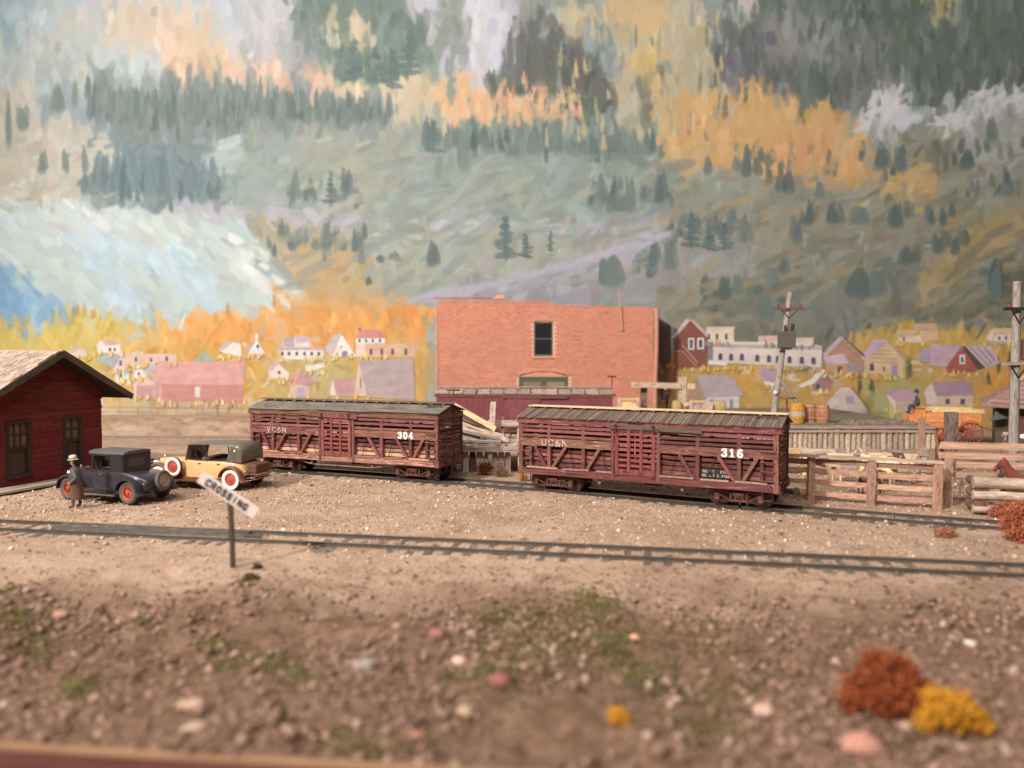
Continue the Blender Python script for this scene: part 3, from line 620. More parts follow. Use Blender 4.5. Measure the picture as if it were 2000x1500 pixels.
    bp = nd.new('ShaderNodeBump'); bp.inputs['Strength'].default_value = .9; bp.inputs['Distance'].default_value = .11; lk.new(n2_.outputs[0], bp.inputs['Height']); lk.new(bp.outputs[0], b.inputs['Normal'])
    me.materials.append(m)
    tag(link('ground', me), 'dry brown sandy ground of the diorama', 'ground', kind='structure')
build_ground()

def scatter(name, label, pos, size, cols, flat=0.7, mat=None, kind='stuff', cat='gravel'):
    """one mesh of many small eight-faced stones, each with its own colour"""
    n = len(pos); oc = np.array([(1, 0, 0), (0, 1, 0), (-1, 0, 0), (0, -1, 0), (0, 0, 1), (0, 0, -1)], float)
    V = oc[None] * NR.uniform(.6, 1.2, (n, 6, 1)) + NR.normal(0, .16, (n, 6, 3))
    th = NR.uniform(0, 6.28, n); ct, st = np.cos(th), np.sin(th); x = V[..., 0] * ct[:, None] - V[..., 1] * st[:, None]; y = V[..., 0] * st[:, None] + V[..., 1] * ct[:, None]
    V = np.stack([x, y, V[..., 2] * flat], -1) * size[:, None, None] + pos[:, None, :]
    f = np.array([(0, 1, 4), (1, 2, 4), (2, 3, 4), (3, 0, 4), (1, 0, 5), (2, 1, 5), (3, 2, 5), (0, 3, 5)]); F = (f[None] + 6 * np.arange(n)[:, None, None]).reshape(-1, 3)
    me = bpy.data.meshes.new(name); me.vertices.add(6 * n); me.vertices.foreach_set('co', V.astype(np.float32).ravel())
    me.loops.add(F.size); me.loops.foreach_set('vertex_index', F.ravel().astype(np.int32)); me.polygons.add(len(F)); me.polygons.foreach_set('loop_start', np.arange(0, F.size, 3, dtype=np.int32)); me.update(calc_edges=True)
    at = me.color_attributes.new('paint', 'FLOAT_COLOR', 'POINT'); rgba = np.ones((n, 6, 4), np.float32); rgba[..., :3] = cols[:, None, :]; at.data.foreach_set('color', rgba.ravel())
    me.materials.append(mat or STONE); o = link(name, me); return tag(o, label, cat, kind=kind)
STONE = vcol('stone_colours', .95, .15)
def pal(cs, n):
    a = np.array([C(*c)[:3] for c in cs]); return a[NR.randint(0, len(a), n)] * NR.uniform(.75, 1.2, (n, 1))
def gravel():
    # sandy grit over the yard
    n = 30000; Y = 18.5 + 17 * NR.rand(n) ** .8; X = NR.uniform(-1, 1, n) * (Y * .72 + 1)
    s = NR.gamma(1.6, .010, n) + .010
    scatter('grit', 'fine tan grit lying over the railway yard', np.stack([X, Y, ground_h(X, Y) + s * .25], -1), s, pal([(214, 180, 154), (196, 160, 136), (220, 190, 164), (150, 118, 96), (122, 94, 76), (206, 174, 148), (240, 216, 192)], n))
    n = 30000; Y = 9.0 + 9.4 * NR.rand(n); X = NR.uniform(-1, 1, n) * (Y * .72 + 1); dens = vnoise(X * .45, Y * .45, 41, 3); k = dens > .24 + .24 * NR.rand(n); X, Y = X[k], Y[k]; n = len(X)
    s = np.clip(NR.gamma(1.1, .020, n) + .012 + (NR.rand(n) < .10) * NR.uniform(.015, .065, n), .012, .15) * np.where(Y > 16.5, .55, 1)
    scatter('rubble', 'rubble of small pink, grey and white stones along the front of the diorama', np.stack([X, Y, ground_h(X, Y) + s * .2], -1), s, pal([(156, 121, 104), (142, 110, 93), (164, 128, 110), (176, 146, 128), (128, 99, 82), (122, 97, 74), (150, 116, 98), (112, 87, 68), (136, 105, 87), (146, 113, 95)], n))
    # low moss and grass flock
    pts = []
    for (u, v, ru, rv, q) in ((40, 1210, 45, 22, 260), (70, 1245, 26, 14, 110), (150, 1320, 36, 14, 170), (505, 1275, 60, 22, 340), (590, 1320, 40, 18, 130), (1010, 1190, 50, 14, 300), (1160, 1175, 50, 22, 300), (1010, 1250, 60, 34, 380), (1180, 1240, 70, 40, 420),
                        (1250, 1300, 50, 30, 200), (475, 1140, 18, 8, 60), (415, 1235, 22, 9, 80), (280, 1195, 16, 8, 60), (960, 1330, 70, 24, 200), (700, 1440, 90, 20, 160), (1400, 1240, 80, 30, 160), (1420, 1330, 60, 30, 160), (1380, 1430, 60, 20, 120), (15, 1145, 20, 8, 60)):
        for _ in range(q):
            for _k in range(2): p = gp(u + R.gauss(0, ru * .75), v + R.gauss(0, rv * .75)); pts.append((p.x, p.y))
    a = np.array(pts); n = len(a); s = NR.uniform(.015, .042, n)
    scatter('grass', 'low tufts of green moss and grass among the rubble', np.stack([a[:, 0], a[:, 1], ground_h(a[:, 0], a[:, 1]) + s * .4 + NR.rand(n) * .025], -1), s,
            pal([(104, 98, 54), (84, 80, 44), (120, 112, 66), (100, 88, 54), (126, 106, 72)], n), flat=.9, cat='grass')
gravel()
def rock(name, u, v, r, c, label, squash=.65):
    p = gp(u, v); mb = bmesh.new(); bmesh.ops.create_icosphere(mb, subdivisions=2, radius=1)
    sd = R.randrange(999)
    for q in mb.verts:
        d = q.co.normalized(); f = 1 + .5 * (float(vnoise(np.array([d.x * 1.7 + 5 + sd]), np.array([d.y * 1.7 + d.z * 2.1 + 5]), sd, 3)[0]) - .5); q.co = Vector((d.x * f * r * 1.15, d.y * f * r, d.z * f * r * squash))
    me = bpy.data.meshes.new(name); mb.to_mesh(me); mb.free(); me.materials.append(basic(name + '_' + str(u), C(*c), .95, .2, 9, .4))
    o = link(name, me); o.location = (p.x, p.y, G(p.x, p.y) + r * squash * .55); o.rotation_euler = (0, 0, R.uniform(0, 6)); tag(o, label, 'rock')
for a in ((712, 1322, .17, (158, 142, 130), 'pale grey rock beside a dark hollow in the rubble'), (975, 1340, .16, (140, 84, 76), 'dark red rock at the edge of the mossy patch'),
          (855, 1247, .16, (150, 100, 92), 'rose red rock in the rubble below the track'), (895, 1285, .11, (226, 186, 164), 'cream pebble next to the rose red rock'),
          (1680, 1445, .24, (180, 128, 110), 'large pink rock in front of the orange bush'), (1770, 1225, .09, (220, 204, 184), 'small white pebble behind the orange bush'),
          (1895, 1243, .10, (226, 206, 190), 'white pebble behind the yellow bush'), (380, 1392, .13, (190, 156, 132), 'cream rock by the wooden rim'),
          (378, 1436, .15, (178, 150, 130), 'dull white rock touching the wooden rim'), (908, 1375, .12, (186, 154, 130), 'pale yellow pebble below the mossy patch'),
          (1240, 1236, .09, (224, 164, 126), 'orange pebble in the mossy patch'), (118, 1198, .13, (176, 130, 112), 'salmon rock beside the green tuft'),
          (1490, 1375, .16, (196, 160, 142), 'grey pink rock left of the orange bush'), (815, 1425, .11, (160, 112, 94), 'brick coloured pebble near the rim')): rock('rock', *a[:3], a[3], a[4])

# wooden rim of the display case
mb = MB(); e0 = Vector((-20, 10.75, 0)); e1 = Vector((20, 6.6, 0)); d = (e1 - e0).normalized(); nrm = Vector((d.y, -d.x, 0))
mb.hexa([e0 + nrm * 0 + Vector((0, 0, -.8)), e1 + Vector((0, 0, -.8)), e1 + nrm * 1.6 + Vector((0, 0, -.8)), e0 + nrm * 1.6 + Vector((0, 0, -.8)), e0 + Vector((0, 0, .26)), e1 + Vector((0, 0, .26)), e1 + nrm * 1.6 + Vector((0, 0, .26)), e0 + nrm * 1.6 + Vector((0, 0, .26))])
tag(mb.build('case_rim', wood('varnished_rim', C(84, 42, 34), C(62, 32, 28), None, grain=(.5, 5, 5), rough=.75), None, bevel=.08), 'dark red brown varnished wooden rim of the display case', 'rim', kind='structure')
mb = MB(); up_ = Vector((0, 0, 1))
a0, a1 = e0 - nrm * .02, e1 - nrm * .02
mb.hexa([a0 - nrm * .5 - up_ * .7, a1 - nrm * .5 - up_ * .7, a1 - up_ * .7, a0 - up_ * .7, a0 - nrm * .5 + up_ * .05, a1 - nrm * .5 + up_ * .05, a1 + up_ * .24, a0 + up_ * .24])
tag(mb.build('edge_fillet', basic('edge_filler', C(164, 124, 92), .9, .2, 2, .3)), 'tan plaster fillet along the wooden rim', 'fillet', kind='structure')

# ================================================================== tracks
RAILTOP = 0.10
def catmull(P_, n=8):
    out = []; P_ = [Vector(p) for p in P_]; Q = [P_[0] * 2 - P_[1]] + P_ + [P_[-1] * 2 - P_[-2]]
    for i in range(1, len(Q) - 2):
        for k in range(n):
            t = k / n; a, b, c, d = Q[i - 1], Q[i], Q[i + 1], Q[i + 2]
            out.append(.5 * ((2 * b) + (c - a) * t + (2 * a - 5 * b + 4 * c - d) * t * t + (3 * b - a - 3 * c + d) * t ** 3))
    return out + [P_[-1]]
def track(name, label, pts, vis=None, tie=0.52, tl=1.75, polished=True):
    line = catmull([(x, y, 0) for x, y in pts]); root = empty(name, (0, 0, 0), label=label, cat='railway track', kind='structure')
    for s, nm in ((-1, 'rail'), (1, 'rail')):
        secs = []
        for i, p in enumerate(line):
            t = (line[min(i + 1, len(line) - 1)] - line[max(i - 1, 0)]).normalized(); nn = Vector((-t.y, t.x, 0)); c = p + nn * (s * .4572 + s * .03)
            secs.append([c + nn * a + Vector((0, 0, z)) for a, z in ((-.05, -.01), (.05, -.01), (.05, .02), (.015, .04), (.015, .07), (.034, .08), (.034, RAILTOP), (-.034, RAILTOP), (-.034, .08), (-.015, .07), (-.015, .04), (-.05, .02))])
        rl = MB().loft(secs).build(nm, RAIL if polished else DRAIL, root)
        if polished: MB().loft([[q[6] + Vector((0, 0, .004)), q[7] + Vector((0, 0, .004)), q[7] + Vector((0, 0, -.01)), q[6] + Vector((0, 0, -.01))] for q in secs]).build('rail_head', SHINE, rl)
    acc = 0.0
    for a, b in zip(line[:-1], line[1:]):
        L = (b - a).length; t = (b - a).normalized(); nn = Vector((-t.y, t.x, 0))
        while acc < L:
            c = a + t * acc; acc += tie + R.gauss(0, .02)
            if vis and not (abs(c.x) < c.y * vis + 1.5): continue
            k = nn + t * R.gauss(0, .04); w_ = tl / 2 + R.gauss(0, .05)
            plank('tie', root, c - k * w_ + Vector((0, 0, -.058 + R.uniform(-.03, .018))), c + k * w_ + Vector((0, 0, -.058 + R.uniform(-.03, .018))), .2 + R.gauss(0, .02), .12, TIE if polished else DTIE)
        acc -= L
    return root
FT = [(-40, 27.05), (-14.8, 22.66), (-1, 20.27), (11.66, 18.02), (40, 13.0)]
ft = track('railway_track', 'straight front railway track crossing the bare foreground', FT, .72)
# worn planking between the rails at the road crossing
dirf = Vector((26.46, -4.64, 0)).normalized(); nf = Vector((-dirf.y, dirf.x, 0))
for k, off in enumerate((-.30, -.10, .10, .30)):
    a = Vector((-14.8, 22.66, 0)) + nf * off
    s0 = 1.55 + R.uniform(-.25, .25); s1 = 7.6 + R.uniform(-.5, .4); plank('crossing_plank', ft, a + dirf * s0 + Vector((0, 0, .075)), a + dirf * s1 + Vector((0, 0, .075)), .185, .07, wood('crossing_plank_%d' % k, C(92, 84, 74), C(58, 52, 48), C(186, 160, 132), .56, .1, grain=(5, 3, 3)))
st_pts = [(-30, 41.2), (-10.65, 34.25), (-2.95, 31.05), (1.08, 29.33), (7.25, 26.12), (8.4, 25.55), (14.6, 22.75), (28, 17.5)]
track('siding_track', 'siding track carrying the two slatted stock cars past the cattle pens', st_pts, .72)
track('rear_track', 'dull rear track under the boxcar behind the loading platform', [(-45, 48.1), (-15, 46.9), (0, 46.2), (12, 45.75)], .74, polished=False)

# ================================================================== rolling stock
def truck(root, cx, mat, dark=IRON):
    mb = MB()
    for s in (-1, 1):
        y = s * .76
        mb.bar((cx - .86, y, .50), (cx + .86, y, .50), .07, .045); mb.bar((cx - .80, y, .20), (cx + .80, y, .20), .06, .035)
        for q in (-1, 1):
            mb.bar((cx + q * .82, y, .50), (cx + q * .30, y, .235), .06, .04); mb.bar((cx + q * .80, y, .20), (cx + q * .30, y, .20), .06, .04)
            mb.bar((cx + q * .26, y, .2), (cx + q * .26, y, .5), .06, .06); mb.bar((cx + q * .12, y, .2), (cx + q * .12, y, .48), .07, .05)
        mb.box((cx, y, .24), (.56, .1, .06)); mb.box((cx, y, .36), (.3, .11, .04))
    mb.box((cx, 0, .46), (.36, 1.7, .12)); mb.box((cx, 0, .57), (.3, .5, .14))
    t = mb.build('truck', mat, root)
    for q in (-1, 1):
        x = cx + q * .70
        MB().cyl((x, -.62, .33), (x, .62, .33), .05, n=8).build('axle', dark, t)
        for s in (-1, 1):
            MB().box((x, s * .76, .33), (.17, .17, .22)).build('journal_box', REDW if mat is not RUST else RUST, t, bevel=.015)
            y = s * .487
            MB().lathe([(.0, -.06), (.3, -.06), (.33, -.05), (.33, .03), (.365, .035), (.365, .06), (.3, .06), (.27, .03), (.1, .025), (.08, .06), (0, .06)], (x, y, .33), (0, -s, 0), 22).build('wheel', WHEELM, t, 40)
    return t
def grab(root, a, b, out, mat=IRON):
    a, b, o = Vector(a), Vector(b), Vector(out); return MB().tube([a, a + o, b + o, b], .022, 5).build('grab_iron', mat, root)
def brake_wheel(root, x, y, z0, z1, mat=RUST):
    o = MB().cyl((x, y, z0), (x, y, z1), .028, n=6).build('brake_staff', mat, root)
    mb = MB(); mb.torus((x, y, z1), (0, 0, 1), .25, .032, 20, 6)
    for k in range(5):
        t = k * 1.257; mb.cyl((x, y, z1), (x + .21 * math.cos(t), y + .21 * math.sin(t), z1), .014, n=5)
    mb.cyl((x, y, z1 - .03), (x, y, z1 + .04), .05, n=8); mb.build('brake_wheel', mat, o, 40)
def coupler(root, x, s):
    mb = MB(); mb.box((x, 0, .55), (.35, .16, .16)); mb.box((x + s * .22, .02, .55), (.2, .26, .2)); mb.box((x + s * .3, -.08, .55), (.1, .1, .2)); mb.build('coupler', IRON, root, bevel=.03)
def stock_car(label, loc, rz, style):
    L = 4.6; W = 1.05; root = empty('stock_car', loc, rz, label, 'stock car', 'slatted stock cars on the siding')
    old = style == 316; main = RED; low = RED if old else REDW
    jz = lambda a=.012: R.gauss(0, a)
    MB().b2((-L + .1, -W + .07, .80), (L - .1, W - .07, .86)).build('floor', GREYW, root)
    mb = MB(); mb.b2((-L + .05, -.25, .58), (L - .05, .25, .79)); mb.b2((-1.6, -.6, .6), (-1.4, .6, .75)); mb.b2((1.4, -.6, .6), (1.6, .6, .75)); mb.build('centre_sill', RUST, root)
    for s in (-1, 1):
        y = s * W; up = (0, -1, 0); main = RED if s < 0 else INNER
        plank('side_sill', root, (-L + .12, y, .76), (L - .12, y, .76), .25, .09, REDW if not old else RED, up)
        for a, b, mt in ((-L + .3, -3.0, BARE), (-2.9, -1.75, REDW), (-1.6, -.9, BARE if old else REDW), (.75, 2.0, BARE if old else REDW), (2.1, 3.1, REDW if not old else BARE), (3.25, L - .3, BARE)):
            plank('ledge', root, (a + R.uniform(0, .1), y + s * .03, .905 + R.gauss(0, .006)), (b - R.uniform(0, .1), y + s * .03, .905 + R.gauss(0, .006)), .055, .10, mt if not old else (REDW if mt is REDW else GREYR), up)
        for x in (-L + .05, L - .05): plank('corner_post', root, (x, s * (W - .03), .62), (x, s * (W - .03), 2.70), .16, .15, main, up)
        # boards below the belt sit inside the posts, those above sit outside
        lowz = [(1.015, .13), (1.19, .125), (1.36, .125), (1.525, .105)]
        for i, (z, h) in enumerate(lowz):
            for a, b in ((-L + .12, -.86), (.66, L - .12)):
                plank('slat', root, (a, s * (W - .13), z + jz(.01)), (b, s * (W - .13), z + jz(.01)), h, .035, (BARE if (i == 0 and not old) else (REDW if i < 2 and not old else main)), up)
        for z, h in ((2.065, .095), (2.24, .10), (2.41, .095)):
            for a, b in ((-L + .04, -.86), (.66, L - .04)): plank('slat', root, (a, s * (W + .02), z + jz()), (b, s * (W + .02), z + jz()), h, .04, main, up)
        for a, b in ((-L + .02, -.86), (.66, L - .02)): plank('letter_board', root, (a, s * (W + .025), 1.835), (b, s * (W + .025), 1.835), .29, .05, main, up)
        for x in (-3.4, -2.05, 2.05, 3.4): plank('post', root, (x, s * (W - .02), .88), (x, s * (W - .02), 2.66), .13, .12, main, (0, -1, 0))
        for x0, x1 in ((-3.98, -3.5), (-2.72, -3.29), (-1.42, -1.94), (1.42, 1.94), (2.72, 3.29), (3.98, 3.5)):
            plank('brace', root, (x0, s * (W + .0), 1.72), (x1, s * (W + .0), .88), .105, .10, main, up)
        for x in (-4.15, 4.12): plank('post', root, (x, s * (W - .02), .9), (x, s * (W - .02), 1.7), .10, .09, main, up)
        for x0, x1 in ((-2.62, -2.42), (-1.35, -1.18), (1.3, 1.12), (2.62, 2.35)): MB().cyl((x0, s * (W + .0), 1.68), (x1, s * (W + .0), .9), .016, n=5).build('tie_rod', IRON, root)
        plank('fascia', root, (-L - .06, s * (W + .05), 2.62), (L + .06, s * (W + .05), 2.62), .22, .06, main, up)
        if not old or s > 0: pass
        # door
        f = W + .055
        if s < 0:
            d = plank('door_header', root, (-1.0 if old else -1.0, s * (W + .10), 2.54), (2.2 if old else .95, s * (W + .10), 2.50), .16, .07, ROOFW if old else RED, up)
        dr = MB().b2((-.84, s * (f - .02), .86), (.62, s * (f + .02), 1.06)).build('door', RED2, root)
        for x in (-.77, .555): plank('stile', dr, (x, s * (f + .015), .84), (x, s * (f + .015), 2.5), .13, .05, RED2, up)
        plank('top_rail', dr, (-.8, s * f, 2.42), (.6, s * f, 2.42), .12, .045, RED2, up)
        for k in range(7): plank('slat', dr, (-.72, s * f, 1.19 + k * .183 + jz(.006)), (.5, s * f, 1.19 + k * .183 + jz(.006)), .095, .03, RED2, up)
        for x in (-.33, .12): plank('batten', dr, (x, s * (f + .035), .96), (x, s * (f + .035), 2.46), .10, .035, RED2, up)
        plank('door_post', root, (.72, s * (W + .0), .66), (.72, s * (W + .0), 2.55), .12, .15, RUST, up)
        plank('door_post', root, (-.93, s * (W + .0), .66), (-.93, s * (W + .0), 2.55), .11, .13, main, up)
        for x in (-.78, .56): MB().torus((x, s * (f + .09), 2.55), (0, 1, 0), .05, .02, 10, 5).box((x, s * (f + .07), 2.45), (.05, .06, .2)).build('door_hanger', IRON, root)
        # truss rod
        MB().tube([(-3.0, s * .8, .66), (-1.5, s * .86, .42), (1.5, s * .86, .42), (3.0, s * .8, .66)], .02, 6).build('truss_rod', GREYW if not old else IRON, root)
        for x in (-1.5, 1.5): MB().box((x, s * .86, .52), (.12, .1, .2)).build('queen_post', REDW, root)
        for x in (-4.3, 4.3):
            for z in ((1.0, 1.3, 1.6, 1.95) if x > 0 else (1.2, 1.5)): grab(root, (x - .2, s * (W + .05), z), (x + .2, s * (W + .05), z), (0, s * .07, 0), RUST)
            MB().tube([(x - .16, s * (W + .03), .66), (x - .16, s * (W + .05), .36), (x + .16, s * (W + .05), .36), (x + .16, s * (W + .03), .66)], .018, 5).build('stirrup', IRON, root)
    main = RED
    for sx in (-1, 1):
        plank('end_sill', root, (sx * L, -W - .04, .74), (sx * L, W + .04, .74), .28, .16, main, (1, 0, 0))
        zs = np.arange(.98, 2.75, .155)
        for z in zs: plank('end_board', root, (sx * (L - .02), -W + .06, z), (sx * (L - .02), W - .06, z), .14 if z < 1.6 or z > 2.3 else .115, .04, main, (1, 0, 0))
        MB().prism([(sx * (L - .04), -W, 2.68), (sx * (L - .04), W, 2.68), (sx * (L - .04), 0, 3.0)], (sx * .06, 0, 0)).build('gable_panel', RUST, root)
        for z in (.95, 1.25, 1.55, 1.85, 2.15, 2.42): grab(root, (sx * (L + .02), -.95, z), (sx * (L + .02), -.55, z), (sx * .07, 0, 0), RUST)
        coupler(root, sx * (L + .2), sx)
        plank('end_plank', root, (sx * (L + .03), -W - .05, 2.62), (sx * (L + .03), W + .05, 2.62), .2, .06, main, (1, 0, 0))
        truck(root, sx * 3.35, RUST)
    MB().tube([(L + .02, .1, .9), (L + .12, .1, .9), (L + .14, .1, 2.6), (L + .1, .1, 3.1)], .018, 6).build('brake_rod', IRON, root)
    MB().tube([(L + .04, -.7, 1.0), (L + .16, -.68, .9), (L + .18, -.6, .66), (L + .1, -.52, .5)], .03, 6).build('air_hose', IRON, root)
    # roof
    e = W + .14; zr, ze = 3.03, 2.735; sl = math.atan2(zr - ze, e)
    for s in (-1, 1):
        if old:
            x = -L - .1; k = 0
            while x < L + .1:
                wd = R.uniform(.10, .135); x1 = min(x + wd, L + .12)
                plank('roof_board', root, ((x + x1) / 2, s * .02, zr + jz(.006)), ((x + x1) / 2 + R.gauss(0, .006), s * (e + R.uniform(-.02, .03)), ze + jz(.006)), wd * .9, .035, ROOFW, (0, s * math.sin(sl), math.cos(sl))); x += wd
        else:
            for a, b in ((-L - .1, -.98), (-.97, L + .1)):
                plank('roof_sheet', root, (a, s * e / 2, (zr + ze) / 2 + (.0 if a < -2 else .012)), (b, s * e / 2, (zr + ze) / 2 + (.0 if a < -2 else .012)), math.hypot(e, zr - ze), .03, ROOFG, (0, s * math.sin(sl), math.cos(sl)))
        grab(root, (L - .75, s * .45, 2.92), (L - .15, s * .45, 2.92), (0, s * .02, .09))
    mb = MB(); mb.prism([(-L + .1, -W, 2.66), (-L + .1, W, 2.66), (-L + .1, 0, 2.98)], (2 * L - .2, 0, 0)); mb.build('roof_frame', RUST, root)
    nc = 18
    for k in range(nc): x = -L + .15 + k * (2 * L - .3) / (nc - 1); MB().box((x, 0, 3.055), (.09, .5, .05)).build('saddle', ROOFW, root)
    for y in ((-.13, .13) if not old else (-.13, .13)):
        plank('roofwalk_board', root, (-L - .22 if not old else -L - .02, y, 3.10), (L + .2, y, 3.10), .22, .04, PALE if old else ROOFW)
    brake_wheel(root, L + .08, .15, 3.0, 3.62)
    xdir = (1, 0, 0); zd = (0, 0, 1); y0 = -(W + .062)
    n1 = 'UC&N' if old else 'VC&N'
    lettering('lettering', root, n1, (-3.66, y0, 1.725), xdir, zd, .22, .27, FADED, .15, .09, .42, .01, .8)
    lettering('car_number', root, str(style), (2.86, y0, 1.715), xdir, zd, .245, .25, WHITE, .24, .13, .42, .01)
    if old:
        pb = MB().b2((2.16, -(W - .07), .96), (3.02, -(W - .05), 1.27)).build('data_panel', BLACKP, root)
        lettering('data_lettering', pb, 'CU.FT  1500', (2.22, -(W - .04), 1.14), xdir, zd, .075, .085, FADED, .22, .18, .35, .012, .85)
        lettering('data_lettering', pb, 'UC.N.T 1 2500', (2.20, -(W - .04), 1.0), xdir, zd, .075, .075, FADED, .22, .18, .35, .012, .85)
    else: lettering('data_lettering', root, 'CU.FT 30000', (1.75, -(W + .05), .76), xdir, zd, .07, .1, FADED, .22, .18, .3, .008, .7)
    MB().lathe([(0, -.35), (.14, -.35), (.14, .3), (.05, .38), (0, .38)], (.2, .15, .5), (1, 0, 0), 12).build('brake_cylinder', IRON, root)
    return root
stock_car('slatted red stock car numbered 304 with a smooth grey roof and scuffed orange lower boards', (-6.75, 32.66, RAILTOP), rad(-22.6), 304)
stock_car('slatted red stock car numbered 316 with ridged brown roof boards and a pale roofwalk', (4.86, 27.36, RAILTOP), rad(-27.8), 316)

def boxcar():
    L = 5.2; W = 1.1; root = empty('boxcar', (.75, 46.2, RAILTOP), rad(-2.4), 'weathered maroon boxcar with tan roof panels in front of the brick building', 'boxcar')
    MAR = basic('maroon_siding', C(122, 62, 66), .85, .25, 2.2, .2, c2=C(142, 84, 84), stretch=(6, 6, .8))
    MB().b2((-L, -W + .03, .62), (L, W - .03, 2.66)).build('body', MAR, root)
    mb = MB(); x = -L
    while x < L - .02:
        mb.b2((x + .012, -W, .66), (min(x + .12, L) - .012, -W + .05, 2.62)); mb.b2((x + .012, W - .05, .66), (min(x + .12, L) - .012, W, 2.62)); x += .12
    tag(mb.build('siding', MAR, root), kind='stuff')
    MB().b2((-1.0, -W - .08, .75), (.95, -W - .01, 2.5)).build('door', MAR, root, bevel=.02)
    plank('door_track', root, (-1.2, -W - .1, 2.55), (2.6, -W - .1, 2.55), .12, .06, RUST, (0, -1, 0))
    for s in (-1, 1): plank('fascia', root, (-L - .05, s * (W + .03), 2.68), (L + .05, s * (W + .03), 2.68), .2, .05, RED, (0, -1, 0)); plank('side_sill', root, (-L, s * W, .6), (L, s * W, .6), .22, .09, RED, (0, -1, 0))
    MB().prism([(-L, -W, 2.66), (-L, W, 2.66), (-L, 0, 3.0)], (2 * L, 0, 0)).build('roof_frame', RUST, root)
    n = 13; sl = math.atan2(.3, W + .12)
    for s in (-1, 1):
        for k in range(n):
            x = -L + (k + .5) * 2 * L / n; plank('roof_panel', root, (x, s * .05, 3.04 + R.gauss(0, .012)), (x + R.gauss(0, .02), s * (W + .12), 2.76 + R.gauss(0, .012)), 2 * L / n - .05, .04, GREYW, (0, s * math.sin(sl), math.cos(sl)))
    for y in (-.13, .13): plank('roofwalk_board', root, (-L - .1, y, 3.13), (L + .15, y, 3.13), .22, .05, GREYW)
    for k in range(14): MB().box((-L + .2 + k * .78, 0, 3.07), (.1, .5, .06)).build('saddle', ROOFW, root)
    brake_wheel(root, L + .05, .1, 3.0, 3.75, IRON)
    for sx in (-1, 1): truck(root, sx * 3.8, RUST, IRON); coupler(root, sx * (L + .15), sx)
boxcar()

